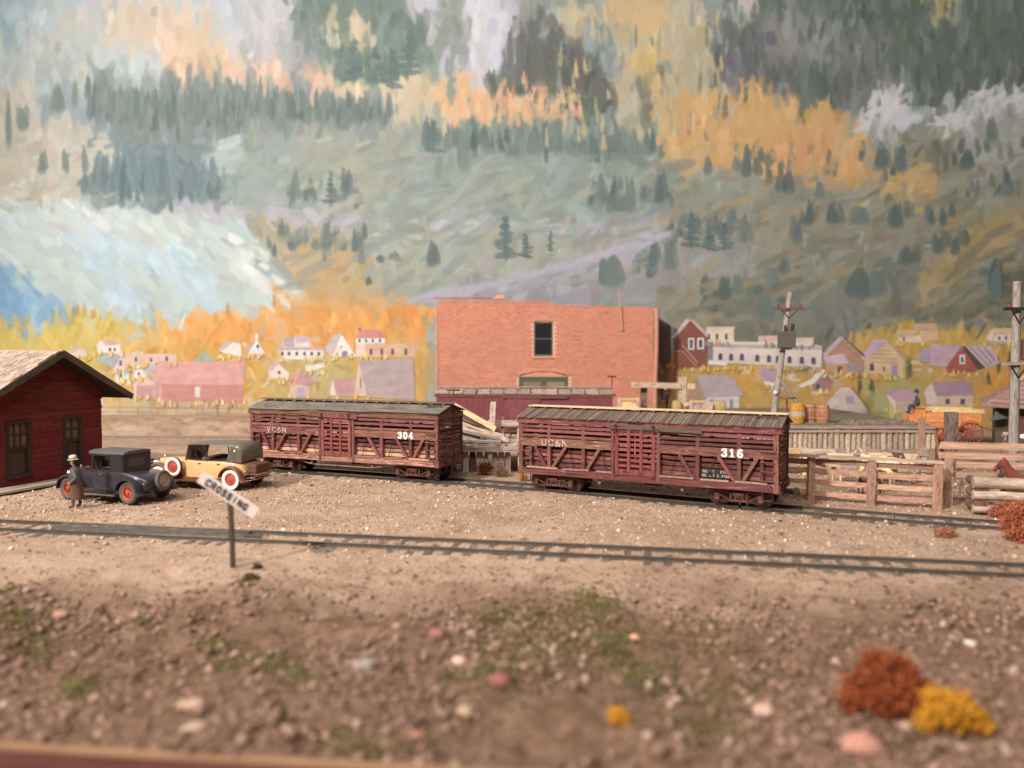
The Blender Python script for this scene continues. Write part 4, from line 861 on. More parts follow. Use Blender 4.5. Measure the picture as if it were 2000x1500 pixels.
# ================================================================== brick building
def brick_building():
    Y = 53.5; z0 = 1.33; root = empty('brick_building', (2.4, Y, z0), 0, 'two storey salmon brick building with one tall dark sash window', 'building')
    X0, X1 = -7.55, 7.45; bl, bh = .27, .147
    BR = basic('salmon_brick', C(218, 148, 120), .9, .14, 1.4, .3, rnd=0.0, c2=C(226, 160, 132)); MO = basic('mortar', C(232, 182, 158), .95, .08, 4); BV = vcol('brick_colours', .9, .22, 0, .2, (.7, .7, .35))
    def top(x):
        t = 7.72 if x < -.2 else (7.62 if x < .2 else (7.42 - (x - .2) * .028)); return t
    win = (-.88, .44, 3.74, 6.02); arch = (-1.92, 1.52, -1, 2.30)
    def hole(xa, xb, za, zb):
        if xb > win[0] and xa < win[1] and zb > win[2] and za < win[3] + .10: return True
        xm = (xa + xb) / 2; cr = .34 * (1 - ((xm - (arch[0] + arch[1]) / 2) / 1.72) ** 2)
        return xb > arch[0] and xa < arch[1] and za < arch[3] + max(cr, 0)
    mw = MB(); mb = MB(); r = 0; z = 0.0; cb = []
    while z < 7.8:
        x = X0 - (bl / 2 if r % 2 else 0)
        while x < X1:
            xa, xb = max(x, X0), min(x + bl, X1)
            if xb - xa > .04 and z + bh <= top((xa + xb) / 2) + R.uniform(-.03, .05) and not hole(xa, xb, z, z + bh):
                o = R.gauss(0, .008); mb.b2((xa + .02, -.04 + o, z + .026), (xb - .02, .1, z + bh - .026)); cb.append(R.uniform(.93, 1.06))
            x += bl
        z += bh; r += 1
    bo = tag(mb.build('brickwork', BV, root), kind='stuff'); at = bo.data.color_attributes.new('paint', 'FLOAT_COLOR', 'POINT'); k_ = np.repeat(np.array(cb), 8)
    base_ = np.array(C(208, 130, 102)[:3]); rgba = np.ones((len(k_), 4), np.float32); rgba[:, :3] = base_[None] * k_[:, None]; at.data.foreach_set('color', rgba.ravel())
    for a, b in (((X0, .0, 0), (arch[0], .45, 7.4)), ((arch[0], .0, 2.62), (win[0], .45, 7.4)), ((win[1], .0, 2.62), (arch[1], .45, 7.18)), ((arch[1], .0, 0), (X1, .45, 7.18)), ((win[0], 0, win[3] + .12), (win[1], .45, 7.4)), ((win[0], 0, 2.62), (win[1], .45, win[2]))): mw.b2(a, b)
    mw.build('wall', MO, root)
    MB().b2((X0 + .02, .46, 0), (X1 - .02, 2.3, 7.0)).build('core', basic('dark_core', C(70, 50, 44), .9), root)
    # segmental arch over the sash window and over the doorway
    for (xa, xb, zs, rise, n, hh) in ((win[0] - .1, win[1] + .1, win[3] + .06, .16, 9, .30), (arch[0] - .1, arch[1] + .1, arch[3] + .06, .36, 19, .24)):
        for k in range(n):
            t0, t1 = k / n, (k + 1) / n; f = lambda t: zs + rise * (1 - (2 * t - 1) ** 2)
            xa_, xb_ = xa + (xb - xa) * t0 + .012, xa + (xb - xa) * t1 - .012
            MB().hexa([(xa_, -.075, f(t0)), (xb_, -.075, f(t1)), (xb_, .05, f(t1)), (xa_, .05, f(t0)), (xa_, -.075, f(t0) + hh), (xb_, -.075, f(t1) + hh), (xb_, .05, f(t1) + hh), (xa_, .05, f(t0) + hh)]).build('arch_brick', BR, root)
    GREEN = basic('dull_green_trim', C(92, 98, 80), .8, .2, 6); GLASS = basic('dark_window_glass', C(40, 38, 40), .12, .2, 2, spec=.6)
    def sash(x0, x1, za, zb, mid):
        t = .09; mb = MB(); mb.b2((x0, .02, za), (x0 + t, .14, zb)); mb.b2((x1 - t, .02, za), (x1, .14, zb)); mb.b2((x0 + t, .02, zb - t), (x1 - t, .14, zb)); mb.b2((x0 + t, .02, za), (x1 - t, .14, za + t * 1.3)); mb.b2((x0 + t, .03, mid - .04), (x1 - t, .13, mid + .04))
        w_ = mb.build('window', GREEN, root); MB().b2((x0 + t, .10, mid), (x1 - t, .12, zb - t)).build('pane', GLASS, w_); MB().b2((x0 + t, .09, za + t), (x1 - t, .11, mid)).build('pane', GLASS, w_)
    sash(win[0], win[1], win[2], win[3] + .1, 4.95)
    MB().b2((win[0] - .12, -.12, win[2] - .15), (win[1] + .12, .05, win[2] - .01)).build('sill', BR, root, bevel=.02)
    mb = MB(); mb.b2((arch[0], .06, 0), (arch[1], .16, arch[3])); d = mb.build('double_door', GREEN, root)
    for x in (-1.6, .05):
        MB().b2((x, .03, .1), (x + 1.2, .055, 1.95)).build('door_panel', basic('tan_door_panel_%d' % (x > 0), C(146, 120, 96), .8), d)
    mb = MB(); n = 12
    for k in range(n):
        t0, t1 = k / n, (k + 1) / n; g_ = lambda t: arch[3] + .34 * (1 - (2 * t - 1) ** 2); xa_, xb_ = arch[0] + 3.44 * t0, arch[0] + 3.44 * t1
        mb.hexa([(xa_, .0, arch[3] + .0), (xb_, .0, arch[3] + .0), (xb_, .14, arch[3] + .0), (xa_, .14, arch[3] + .0), (xa_, .0, g_(t0) + .01), (xb_, .0, g_(t1) + .01), (xb_, .14, g_(t1) + .01), (xa_, .14, g_(t0) + .01)])
    mb.build('arch_panel', BR, root)
    for x in (X0 + .02, ): plank('corner_board', root, (x - .1, -.02, 0), (x - .14, -.02, 7.3), .16, .16, wood('pink_trim', C(214, 156, 136), C(180, 120, 100), C(236, 206, 186), .55), (0, -1, 0))
    MB().tube([(X1 + .12, -.08, 0), (X1 + .10, -.10, 1.6), (X1 + .18, -.10, 4.2), (X1 + .18, -.1, 7.1)], .16, 10).build('downpipe', basic('pink_pipe', C(206, 150, 128), .8, .15, 3), root, 40)
    MB().cyl((5.26, -.12, 5.52), (5.02, -.12, 8.35), .075, .07, 8).build('stove_pipe', basic('pipe_brown', C(190, 146, 128), .8, .15, 3), root, 40)
    mb = MB(); mb.b2((-3.5, .0, 7.7), (-2.9, .4, 8.0)); mb.b2((-3.7, .0, 7.7), (-3.5, .4, 7.85)); mb.build('chimney_stub', BR, root, bevel=.03)
    plank('coping', root, (X0 - .3, .1, 7.78), (-3.8, .1, 7.80), .4, .10, wood('coping_red', C(176, 108, 90), C(140, 80, 66)))
brick_building()

# ================================================================== station shed
def station():
    W, Lh = 5.14, 9.0; d = Vector((.31, .951, 0)).normalized(); n = Vector((.951, -.31, 0)).normalized(); Cc = Vector((-17.8, 33.2, 0))
    o = Cc - d * (W / 2); root = empty('station_shed', (o.x, o.y, 0.0), math.atan2(n.y, n.x), 'dark red gabled railway station shed with pale shingle roof', 'shed')
    # local: +x out of the gable, y along the gable (towards the far corner), roof ridge along x
    WALL = basic('dark_red_siding', C(112, 44, 40), .85, .18, 1.5, .15, c2=C(138, 58, 52), stretch=(1, 1, 8)); TR = basic('dark_brown_trim', C(64, 47, 39), .85, .25, 4)
    we, ze, zp = 3.86, 3.365, 5.26; pitch = (zp - ze) / (W / 2 + .9); wt = zp - pitch * W / 2 - .14
    # gable wall as separate panels round the window openings
    wins = ((-1.85, -.87, .48, 2.6), (.65, 1.52, .66, 2.56))
    def slab(y0, y1, z0, z1):
        return MB().b2((-.12, y0, z0), (0, y1, z1)).build('wall', WALL, root)
    ys = [-W / 2, wins[0][0], wins[0][1], wins[1][0], wins[1][1], W / 2]
    slab(ys[0], ys[1], 0, wt); slab(ys[2], ys[3], 0, wt); slab(ys[4], ys[5], 0, wt)
    for (a, b, c, e) in wins: slab(a, b, 0, c); slab(a, b, e, wt)
    MB().prism([(0, -W / 2, wt), (0, W / 2, wt), (0, 0, zp - .16)], (-.12, 0, 0)).build('gable', WALL, root)
    for k in range(26):
        z = .16 + k * .2; hw = W / 2 if z < wt else max(0, (zp - .2 - z) / pitch)
        if hw < .2: break
        segs = [(-hw, hw)]
        for (a, b, c, e) in wins:
            if c - .1 < z < e + .1: segs = [q for s_ in segs for q in ((s_[0], min(s_[1], a - .1)), (max(s_[0], b + .1), s_[1])) if q[1] - q[0] > .05]
        for a, b in segs: plank('clapboard', root, (.012, a, z), (.012, b, z), .196, .016, wood_shed, (1, 0, .06))
    MB().b2((-Lh, -W / 2, 0), (-.12, -W / 2 + .12, wt)).build('wall', WALL, root); MB().b2((-Lh, W / 2 - .12, 0), (-.12, W / 2, wt)).build('wall', WALL, root); MB().b2((-Lh, -W / 2 + .12, 0), (-Lh + .12, W / 2 - .12, wt)).build('wall', WALL, root)
    MB().b2((-Lh + .2, -W / 2 + .13, 0), (-.13, W / 2 - .13, .1)).build('floor', TR, root)
    GL = basic('hazy_glass', C(104, 84, 58), .3, .3, 1.5, spec=.5)
    for i, (a, b, c, e) in enumerate(wins):
        mb = MB(); t = .1
        mb.b2((-.08, a - .02, c), (.05, a + t, e)); mb.b2((-.08, b - t, c), (.05, b + .02, e)); mb.b2((-.08, a + t, e - t), (.05, b - t, e + .03)); mb.b2((-.08, a - .05, c - .08), (.08, b + .05, c + .06))
        mid = (c + e) / 2; mb.b2((-.06, a + t, mid - .05), (.03, b - t, mid + .05)); w_ = mb.build('window', TR, root)
        nm = 3 if i == 0 else 2
        for k in range(1, nm):
            y = a + t + (b - a - 2 * t) * k / nm; MB().b2((-.055, y - .025, mid + .05), (.0, y + .025, e - t)).build('muntin', TR, w_)
        MB().b2((-.055, a + t, (mid + e) / 2 - .025), (.0, b - t, (mid + e) / 2 + .025)).build('muntin', TR, w_)
        for k in range(nm):
            y0 = a + t + (b - a - 2 * t) * k / nm; y1 = a + t + (b - a - 2 * t) * (k + 1) / nm
            for (za, zb) in ((mid + .05, (mid + e) / 2), ((mid + e) / 2, e - t)): MB().b2((-.05, y0 + .01, za + .005), (-.04, y1 - .01, zb - .005)).build('pane', GL, w_)
        MB().b2((-.06, a + t, c + .06), (-.05, b - t, mid - .05)).build('pane', basic('dark_lower_glass_%d' % i, C(64, 50, 38), .25, .2, 2, spec=.5), w_)  # lower pane, darker glass than the upper panes
    # roof deck, bargeboards, shingles
    ov = .8; e = .9
    for s in (-1, 1):
        sec = [(ov, 0, zp), (ov, s * (W / 2 + e), ze), (ov, s * (W / 2 + e), ze - .12), (ov, 0, zp - .14)]
        MB().prism(sec, (-(Lh + 2 * ov), 0, 0)).build('roof_deck', TR, root)
        plank('bargeboard', root, (ov + .04, 0, zp - .06), (ov + .04, s * (W / 2 + e + .02), ze - .07), .26, .06, wood_barge, (1, 0, 0))
    sh = wood('pale_shingle', C(172, 148, 132), C(118, 96, 84), C(196, 174, 156), .58, .3)
    sl = Vector((0, -(W / 2 + e), ze - zp)); Ls = sl.length; sl.normalize(); nz = Vector((0, -math.sin(math.atan2(zp - ze, W / 2 + e)), math.cos(math.atan2(zp - ze, W / 2 + e))))
    rows = 17
    for r in range(rows):
        x = ov + .05 - R.uniform(0, .2)
        while x > -4.2:
            wd = R.uniform(.19, .36); t0 = r * Ls / rows; p = Vector((x - wd / 2, 0, zp)) + sl * t0 + nz * .055; q = p + sl * (Ls / rows * 1.35) + nz * -.012
            if r % 1 == 0: plank('shingle', root, p + nz * .0, q + nz * R.uniform(.0, .022), wd * .95, .028, sh, nz)
            x -= wd
    mb = MB(); x = -4.3
    while x > -Lh - ov:
        for r in range(rows):
            t0 = r * Ls / rows; p = Vector((x, 0, zp)) + sl * t0 + nz * .05; q = p + sl * (Ls / rows * 1.2); mb.bar(p, q, .46, .028, nz)
        x -= .5
    sl2 = Vector((0, -sl.y, sl.z)); nz2 = Vector((0, -nz.y, nz.z))
    for r in range(rows):
        x = ov
        while x > -Lh - ov:
            t0 = r * Ls / rows; p = Vector((x - .24, 0, zp)) + sl2 * t0 + nz2 * .05; q = p + sl2 * (Ls / rows * 1.25) + nz2 * R.uniform(-.005, .02); mb.bar(p, q, .46, .028, nz2); x -= .5
    tag(mb.build('far_shingles', sh, root), kind='stuff')
    plank('ridge_cap', root, (ov + .05, 0, zp + .05), (-Lh - ov, 0, zp + .05), .22, .06, sh)
    # boardwalk at the foot of the gable
    for k in range(3): plank('boardwalk_plank', root, (.24 + k * .3, -W / 2 - 1.2, .10), (.24 + k * .3, W / 2 - .55 - k * .3, .09), .28, .09, GREYW)
wood_shed = wood('shed_clapboard', C(110, 43, 38), C(92, 34, 31), None, rnd=.05)
wood_barge = wood('barge_brown', C(92, 74, 62), C(62, 48, 42), C(120, 98, 84), .66, .1)
station()

# ================================================================== yard, platform, pens
YARD = 1.3
mb = MB(); mb.prism([(x, y, -.2) for x, y in ((-6, 49.2), (6.9, 49.2), (6.9, 42.35), (23.1, 42.35), (23.1, 55.95), (-6, 55.95))], (0, 0, YARD + .2))
tag(mb.build('raised_yard', basic('yard_gravel', C(140, 124, 108), .95, .3, 4, .5)), 'raised gravel yard behind the log retaining wall', 'yard', kind='structure')
n = 2600; X = NR.uniform(12, 23, n); Yy = 42.4 + NR.rand(n) * 2.5; s_ = NR.uniform(.03, .08, n)
scatter('yard_pebbles', 'grey pebbles covering the raised yard', np.stack([X, Yy, YARD + s_ * .3], -1), s_, pal([(150, 134, 118), (176, 158, 140), (112, 96, 84)], n))

root = empty('retaining_wall', (0, 42.2, 0), 0, 'retaining wall of upright split logs below the three barrels', 'retaining wall')
x = 12.6
while x < 23.2:
    r = R.uniform(.12, .18); h = 1.05 + R.uniform(-.12, .06); round_log('upright_log', root, (x + r, -.02, -.05), (x + r + R.gauss(0, .03), -.02, h), r, LOGW, .95); x += 2 * r * .98
plank('cap_timber', root, (12.4, -.06, 1.18), (18.2, -.06, 1.18), .34, .16, GREYW); plank('cap_timber', root, (18.2, -.06, 1.17), (23.2, -.06, 1.17), .34, .16, GREYW)
plank('wale', root, (12.4, -.2, .98), (23.1, -.2, .96), .14, .08, GREYW, (0, -1, 0))

def platform():
    root = empty('loading_platform', (0, 33.4, 0), rad(-3), 'weathered plank loading platform between the two stock cars', 'platform')
    x = -4.4
    while x < 5.0:
        wd = R.uniform(.2, .3); plank('deck_plank', root, (x + wd / 2, -.1, 1.2), (x + wd / 2 + R.gauss(0, .02), 4.6 + R.uniform(-.2, .2), 1.2), wd * .95, .07, GREYW); x += wd
    plank('edge_beam', root, (-4.5, -.14, 1.05), (5.0, -.14, 1.05), .24, .18, GREYW, (0, -1, 0))
    for x in (-4.2, -2.7, -.95, .8, 2.6, 4.6): plank('support_post', root, (x, -.05, -.02), (x, -.05, .95), .2, .18, GREYW, (0, -1, 0))
    x = -4.3
    while x < 4.9:
        wd = R.uniform(.26, .36)
        if R.random() < .85: plank('skirt_board', root, (x + wd / 2, .12, -.02), (x + wd / 2 + R.gauss(0, .02), .12, .93), wd * .85, .05, R.choice([GREYW, wood_rusty, wood_rusty, wood_whitewash]) if x < -.9 else R.choice([GREYW, wood_whitewash]), (0, -1, 0))
        x += wd
    plank('rear_beam', root, (-1.2, 2.0, 2.0), (4.8, 2.0, 1.95), .26, .16, GREYW, (0, -1, 0))
    for x in (-.55, .2, .9, 1.8, 2.9, 4.1): plank('rear_post', root, (x, 2.12, 1.23), (x + R.gauss(0, .02), 2.12, 2.3 if x < 1 else 2.0), .15, .12, GREYW, (0, -1, 0))
wood_rusty = wood('rusty_board', C(116, 82, 68), C(72, 50, 44), C(150, 96, 70), .6, .2)
wood_whitewash = wood('whitewashed_board', C(196, 180, 172), C(150, 130, 120), C(228, 216, 206), .55, .12)
platform()
def board(label, p0, p1, w_, t_, mat, up=(0, -1, .3)):
    c = (Vector(p0) + Vector(p1)) / 2; o = plank('board', None, p0, p1, w_, t_, mat, up); tag(o, label, 'board', 'loose boards on the loading platform')
DZ = 1.24
board('fresh yellow board sloping down on top of the board pile', (-2.75, 34.8, 2.92), (-.74, 34.6, 1.78), .26, .10, PALE)
board('dark weathered board under the fresh yellow board', (-2.9, 35.05, 2.5), (-.62, 34.85, 1.62), .18, .12, ROOFW)
board('long pale board in the middle of the board pile', (-2.6, 34.35, 2.06), (-.36, 34.15, 1.50), .20, .10, GREYW)
board('broad grey board sticking out furthest from the pile', (-2.5, 33.95, 1.88), (-.16, 33.8, 1.36), .22, .11, GREYW)
board('whitened board at the bottom of the pile', (-2.4, 33.7, 1.42), (-.5, 33.62, 1.30), .2, .10, wood_whitewash, (0, -.3, 1))
board('split short board lying on the platform edge', (-2.5, 34.0, 1.62), (-1.4, 34.0, 1.42), .24, .08, wood_whitewash)
board('thin splintered lath across the board pile', (-2.3, 33.85, 2.2), (-.7, 34.0, 1.52), .09, .05, PALE)
board('short dark offcut wedged under the pile', (-1.9, 33.75, 1.30), (-1.15, 33.7, 1.44), .12, .1, ROOFW)
board('bleached board leaning flat behind the pile', (-2.7, 35.3, 2.25), (-.95, 35.2, 1.5), .3, .06, wood_whitewash)
o = plank('upright_plank', None, (-.95, 35.0, 1.24), (-.86, 35.05, 3.02), .26, .12, GREYW, (0, -1, 0)); tag(o, 'grey plank standing upright behind the board pile', 'plank')
o = MB().b2((-3.1, 33.7, DZ), (-2.35, 35.3, 1.95)).build('timber_block', GREYW, None, bevel=.03); tag(o, 'heavy timber block propping up the board pile', 'timber')

def fence():
    root = empty('pen_fence', (0, 0, 0), 0, 'low board fence of the cattle pen beside the siding', 'fence')
    pts = [(8.95, 27.6), (10.55, 27.0), (12.22, 26.05), (14.12, 25.35)]
    for k, (x, y) in enumerate(pts): plank('post', root, (x, y, -.1), (x + R.gauss(0, .02), y, 1.52), .23, .2, FENCE, (0, -1, 0))
    for (a, b) in zip(pts[:-1], pts[1:]):
        for z in (1.38, 1.02, .64, .26): plank('rail', root, (a[0] - .05, a[1] + .16, z + R.gauss(0, .02)), (b[0] + .05, b[1] + .16, z + R.gauss(0, .02)), .19 + R.gauss(0, .012), .06, FENCE, (0, -1, 0))
    plank('cap_board', root, (8.9, 27.66, 1.58), (12.3, 26.1, 1.58), .3, .08, GREYW); plank('cap_board', root, (12.25, 26.13, 1.59), (14.3, 25.35, 1.57), .3, .08, GREYW)
    root = empty('rear_pen_fence', (0, 0, 0), 0, 'rear rail fence of the cattle pen below the retaining wall', 'fence')
    for x, y in ((10.2, 33.4), (12.6, 33.0), (15.0, 32.6), (17.3, 32.2)): plank('post', root, (x, y, -.1), (x, y, 1.2), .2, .2, GREYW, (0, -1, 0))
    for z in (1.02, .68, .32): plank('rail', root, (10.1, 33.3, z), (13.8, 32.7, z), .22, .08, FENCE if z < .9 else GREYW, (0, -1, 0)); plank('rail', root, (13.8, 32.7, z), (17.4, 32.08, z), .22, .08, GREYW, (0, -1, 0))
    plank('rail', root, (11.0, 33.08, .9), (12.4, 32.86, .9), .26, .07, ORANGE, (0, -1, 0))
    root = empty('tall_pen_fence', (0, 0, 0), 0, 'taller four rail fence of the second cattle pen', 'fence')
    pts = [(14.82, 25.95), (17.35, 25.5), (20.6, 24.5)]
    for k, (x, y) in enumerate(pts): plank('post', root, (x, y, -.1), (x, y, 1.66 if k == 0 else 2.1), .22, .2, FENCE, (0, -1, 0))
    for z, wd in ((2.06, .24), (1.72, .21), (1.42, .2), (1.10, .2)): plank('rail', root, (14.62, 26.18, z + R.gauss(0, .015)), (20.7, 24.66, z - .02), wd, .08, FENCE, (0, -1, 0))
fence()
def crib():
    root = empty('log_crib', (15.05, 24.72, 0), rad(-16), 'crib of three long dry logs stacked on short blocks', 'log pile')
    for z, r, x1 in ((.17, .13, 4.0), (.62, .16, 4.6), (1.02, .19, 4.6)): round_log('log', root, (-.15, -.12, z), (x1, -.12 - .12 * z, z - .02), r, LOGW, .92)
    for x in (.05, 1.0, 1.9, 2.9):
        for z in (.36, .80): MB().box((x + R.gauss(0, .03), .05, z), (.42, .5, .22)).build('spacer_block', wood_rusty, root, bevel=.02)
    for z in (.2, .62, 1.0): round_log('cross_log', root, (.0, -.1, z), (.0, .8, z), .15, DARKW, .95)
crib()
def timber(name, label, p0, p1, w_, t_, mat, cat='post', group=None):
    o = plank(name, None, p0, p1, w_, t_, mat, (0, -1, 0)); tag(o, label, cat, group); return o
timber('gate_post', 'thick dark weathered gate post in front of the orange wagon', (19.5, 34.0, -.1), (19.5, 34.0, 2.58), .46, .4, DARKW)
timber('gate_post', 'thin orange brown post left of the thick dark post', (18.6, 34.6, -.1), (18.5, 34.6, 2.3), .22, .2, FENCE)
timber('loading_ramp_side', 'rust brown sloping ramp side between the two pens', (17.0, 30.5, 1.75), (15.3, 27.0, .95), .7, .1, wood('ramp_brown', C(146, 96, 74), C(110, 68, 52), None), 'ramp')
for k, (x, y) in enumerate(((15.4, 27.1), (16.9, 30.3))): timber('ramp_post', ('lower', 'upper')[k] + ' end post of the rust brown ramp', (x, y, -.1), (x, y, (.75, 1.5)[k]), .2, .2, wood_rusty)

# barrels on the raised yard
def barrel(label, u, mats, hgt=1.12, r=.36, y=43.0):
    x = (u - 1000) * y / FPX; root = empty('barrel', (x, y, YARD), 0, label, 'barrel', 'barrels on the raised yard'); n = 14
    prof = lambda t: r * (.82 + .2 * math.sin(math.pi * t))
    for k in range(n):
        a0, a1 = 2 * math.pi * k / n + .02, 2 * math.pi * (k + 1) / n - .02; secs = []
        for i in range(6):
            t = i / 5; q = prof(t); z = t * hgt; secs.append([(q * math.cos(a0), q * math.sin(a0), z), (q * math.cos(a1), q * math.sin(a1), z), ((q - .05) * math.cos(a1), (q - .05) * math.sin(a1), z), ((q - .05) * math.cos(a0), (q - .05) * math.sin(a0), z)])
        MB().loft(secs).build('stave', mats[0], root)
    MB().cyl((0, 0, hgt - .08), (0, 0, hgt - .04), r * .8, n=18).build('lid', mats[0], root); MB().cyl((0, 0, .02), (0, 0, .06), r * .8, n=18).build('bottom', mats[0], root)
    for t in (.08, .3, .7, .92): MB().lathe([(prof(t - .03) + .004, (t - .03) * hgt), (prof(t - .03) + .02, (t - .03) * hgt), (prof(t + .03) + .02, (t + .03) * hgt), (prof(t + .03) + .004, (t + .03) * hgt)], n=20).build('hoop', mats[1], root)
    return root
BY = basic('yellow_barrel', C(214, 150, 64), .7, .2, 5); BG = basic('grey_band', C(176, 168, 160), .6, .15, 5); BRN = basic('brown_barrel', C(176, 122, 90), .8, .2, 5); HB = basic('pale_hoop', C(200, 150, 122), .6, .15, 5)
b_ = barrel('yellow barrel with a broad pale grey band', 1559, (BY, BY), 1.14, .40)
MB().lathe([(.385, .42), (.418, .42), (.42, .68), (.39, .68)], n=22).build('band', BG, b_)
barrel('narrow brown barrel tucked behind the yellow barrel', 1584, (BRN, HB), 1.08, .34, 43.4)
barrel('brown wooden barrel with pale hoops standing apart', 1608, (BRN, HB), 1.06, .38)

# utility poles
def pole(label, base, top, r, arms, extra=None):
    root = empty('utility_pole', base, 0, label, 'utility pole'); b = Vector((0, 0, 0)); t = Vector(top) - Vector(base)
    MB().cyl(b, t, r, r * .72, 12).build('shaft', POLEW, root, 40)
    for (f, hw, mat, ins, ydir) in arms:
        c = t * f + Vector((0, -.22, 0)); a = plank('crossarm', root, c - Vector((hw, 0, 0)), c + Vector((hw, 0, 0)), .12, .13, mat, (0, -1, 0))
        for q in ins: MB().lathe([(.03, 0), (.07, .02), (.07, .1), (.045, .13), (.06, .17), (0, .22)], (c.x + q * hw, c.y, c.z + .05), (0, 0, 1), 10).build('insulator', INS, root, 40)
        for s in (-1, 1): MB().bar(c + Vector((s * hw * .55, -.03, -.05)), c + Vector((0, .03, -.55)), .04, .04).build('arm_brace', IRON, root)
    return root
INS = basic('brown_insulator', C(120, 60, 52), .4, .2, 6)
p1 = pole('leaning grey utility pole with a brown crossarm and grey transformer box', (15.05, 44.2, YARD), (15.95, 44.2, 8.72), .20, [(.875, .88, RUST, (-.72, .72), 0)])
MB().box((.60, -.38, 4.72), (.9, .5, .95)).build('transformer_box', basic('grey_box', C(106, 96, 88), .7, .2, 4), p1, bevel=.04)
MB().cyl((.5, -.4, 5.2), (.5, -.4, 5.55), .07, n=8).build('bushing', IRON, p1); MB().cyl((.88, -.4, 5.2), (.95, -.4, 5.6), .1, n=8).build('bushing', IRON, p1)
MB().box((.52, -.3, 4.2), (.75, .3, .1)).build('box_shelf', GREYW, p1)
MB().cyl((.25, -.05, 2.55), (2.2, -.05, .0), .11, n=8).build('stay_timber', POLEW, p1, 40)
MB().lathe([(.0, -.1), (.1, -.06), (.12, 0), (.1, .06), (0, .1)], (.02, -.28, 1.7), (0, -1, 0), 10).build('lamp_knob', WHITE, p1, 40)
p2 = pole('pale upright utility pole with two short crossarms beside the depot', (19.72, 30.1, 0), (19.72, 30.1, 8.0), .20, [(.865, .62, IRON, (-.7, .6), 0), (.60, .62, GREYW, (.5,), 0)])
MB().box((.48, -.2, 5.35), (.55, .5, .85)).build('transformer_can', RUST, p2, bevel=.06); MB().cyl((.5, -.2, 5.75), (.5, -.2, 6.05), .09, n=8).build('bushing', IRON, p2)
MB().bar((.05, -.22, 4.15), (.7, -.22, 4.75), .07, .07).build('arm_strut', GREYW, p2)
MB().lathe([(.0, -.12), (.09, -.08), (.11, 0), (.09, .05), (0, .08)], (.22, -.25, 1.95), (.3, -1, 0), 12).build('white_lamp', WHITE, p2, 40)

# hoist and goods on the yard behind the stock car
hp = wood('peeling_hoist', C(216, 184, 162), C(170, 128, 108), C(126, 78, 64), .62, .1)
root = empty('hoist_frame', (9.2, 50.0, YARD), 0, 'pale peeling timber hoist frame with a long jib beam', 'hoist')
plank('mast', root, (1.85, -.1, 0), (1.85, -.1, 2.42), .48, .4, hp, (0, -1, 0)); plank('jib_beam', root, (-1.5, -.3, 1.94), (1.70, -.3, 1.86), .36, .3, hp, (0, -1, 0)); plank('jib_end', root, (2.15, -.2, 1.83), (2.65, -.2, 1.83), .36, .3, hp, (0, -1, 0))
plank('rear_post', root, (-.55, .3, 0), (-.55, .3, 1.78), .38, .35, DARKW, (0, -1, 0)); MB().bar((1.9, -.35, .55), (2.35, -.35, .75), .2, .2).build('cleat', hp, root, bevel=.03)
def crate(label, u, w_, h, mat, y=49.6, d=.9, frame=True):
    x = (u - 1000) * y / FPX; root = empty('crate', (x, y, YARD), 0, label, 'crate', 'crates on the raised yard')
    MB().b2((-w_ / 2 + .05, -d / 2 + .05, 0.02), (w_ / 2 - .05, d / 2 - .05, h - .06)).build('side_boards', mat, root)
    for s in (-1, 1): plank('corner_board', root, (s * (w_ / 2 - .07), -d / 2, 0), (s * (w_ / 2 - .07), -d / 2, h + .02), .2, .07, hp, (0, -1, 0))
    if frame: plank('top_board', root, (-w_ / 2 + .2, -d / 2, h - .12), (w_ / 2 - .2, -d / 2, h - .12), .16, .05, PALE, (0, -1, 0))
    return root
crate('slatted crate with white corner boards left of the hoist', 1226, 1.30, 1.12, CREAMW)
crate('brown crate with a pale top rail right of the hoist mast', 1362, 1.15, .98, GREYW)
crate('tiny pale crate between the brown crate and the round bale', 1383, .34, .78, PALE, frame=False)
def bale(label, u, w_, h, y=49.7):
    x = (u - 1000) * y / FPX; mb = MB(); secs = []
    for i in range(7):
        t = i / 6; k = 1 - abs(2 * t - 1) ** 4 * .25; secs.append([(x + (t - .5) * w_, y + .4 * math.cos(a) * k * (1.0), YARD + h / 2 + h / 2 * math.sin(a) * k) for a in [2 * math.pi * j / 12 for j in range(12)]])
    mb.loft(secs); tag(mb.build('sack', basic('sack_tan_%d' % u, C(188, 158, 112), .9, .15, 3, .3), None, 50), label, 'sack', 'sacks on the raised yard')
bale('tan bulging sack left of the hoist mast', 1322, .55, .95); bale('plump tan sack right of the tiny crate', 1405, .85, .92)
# things beyond the first stock car
def heap(name, label, x, y, z, pts, c, cat):
    mb = MB(); mb.loft([[(x + a * k, y + b, z + h * k2) for a, h in pts] for b, k, k2 in ((-.5, .7, .8), (0, 1, 1), (.6, .8, .9))]); tag(mb.build(name, basic(name + '_cloth', C(*c), .85, .25, 3, .3), None, 30), label, cat)
heap('canvas_tent', 'blue canvas tent left of the brick building', -5.95, 47.9 + 1.8, G(-5.95, 49.7), [(-.5, 0), (-.42, 1.5), (-.16, 1.95), (.1, 1.95), (.3, 1.6), (.36, 0)], (96, 132, 168), 'tent')
heap('tarpaulin', 'dark brown tarpaulin heap behind the grey roofed stock car', -8.3, 49.8, G(-8.3, 49.8), [(-.9, 0), (-.8, 1.45), (-.3, 1.7), (.3, 1.95), (.42, 1.7), (.45, 0)], (98, 84, 74), 'tarpaulin')

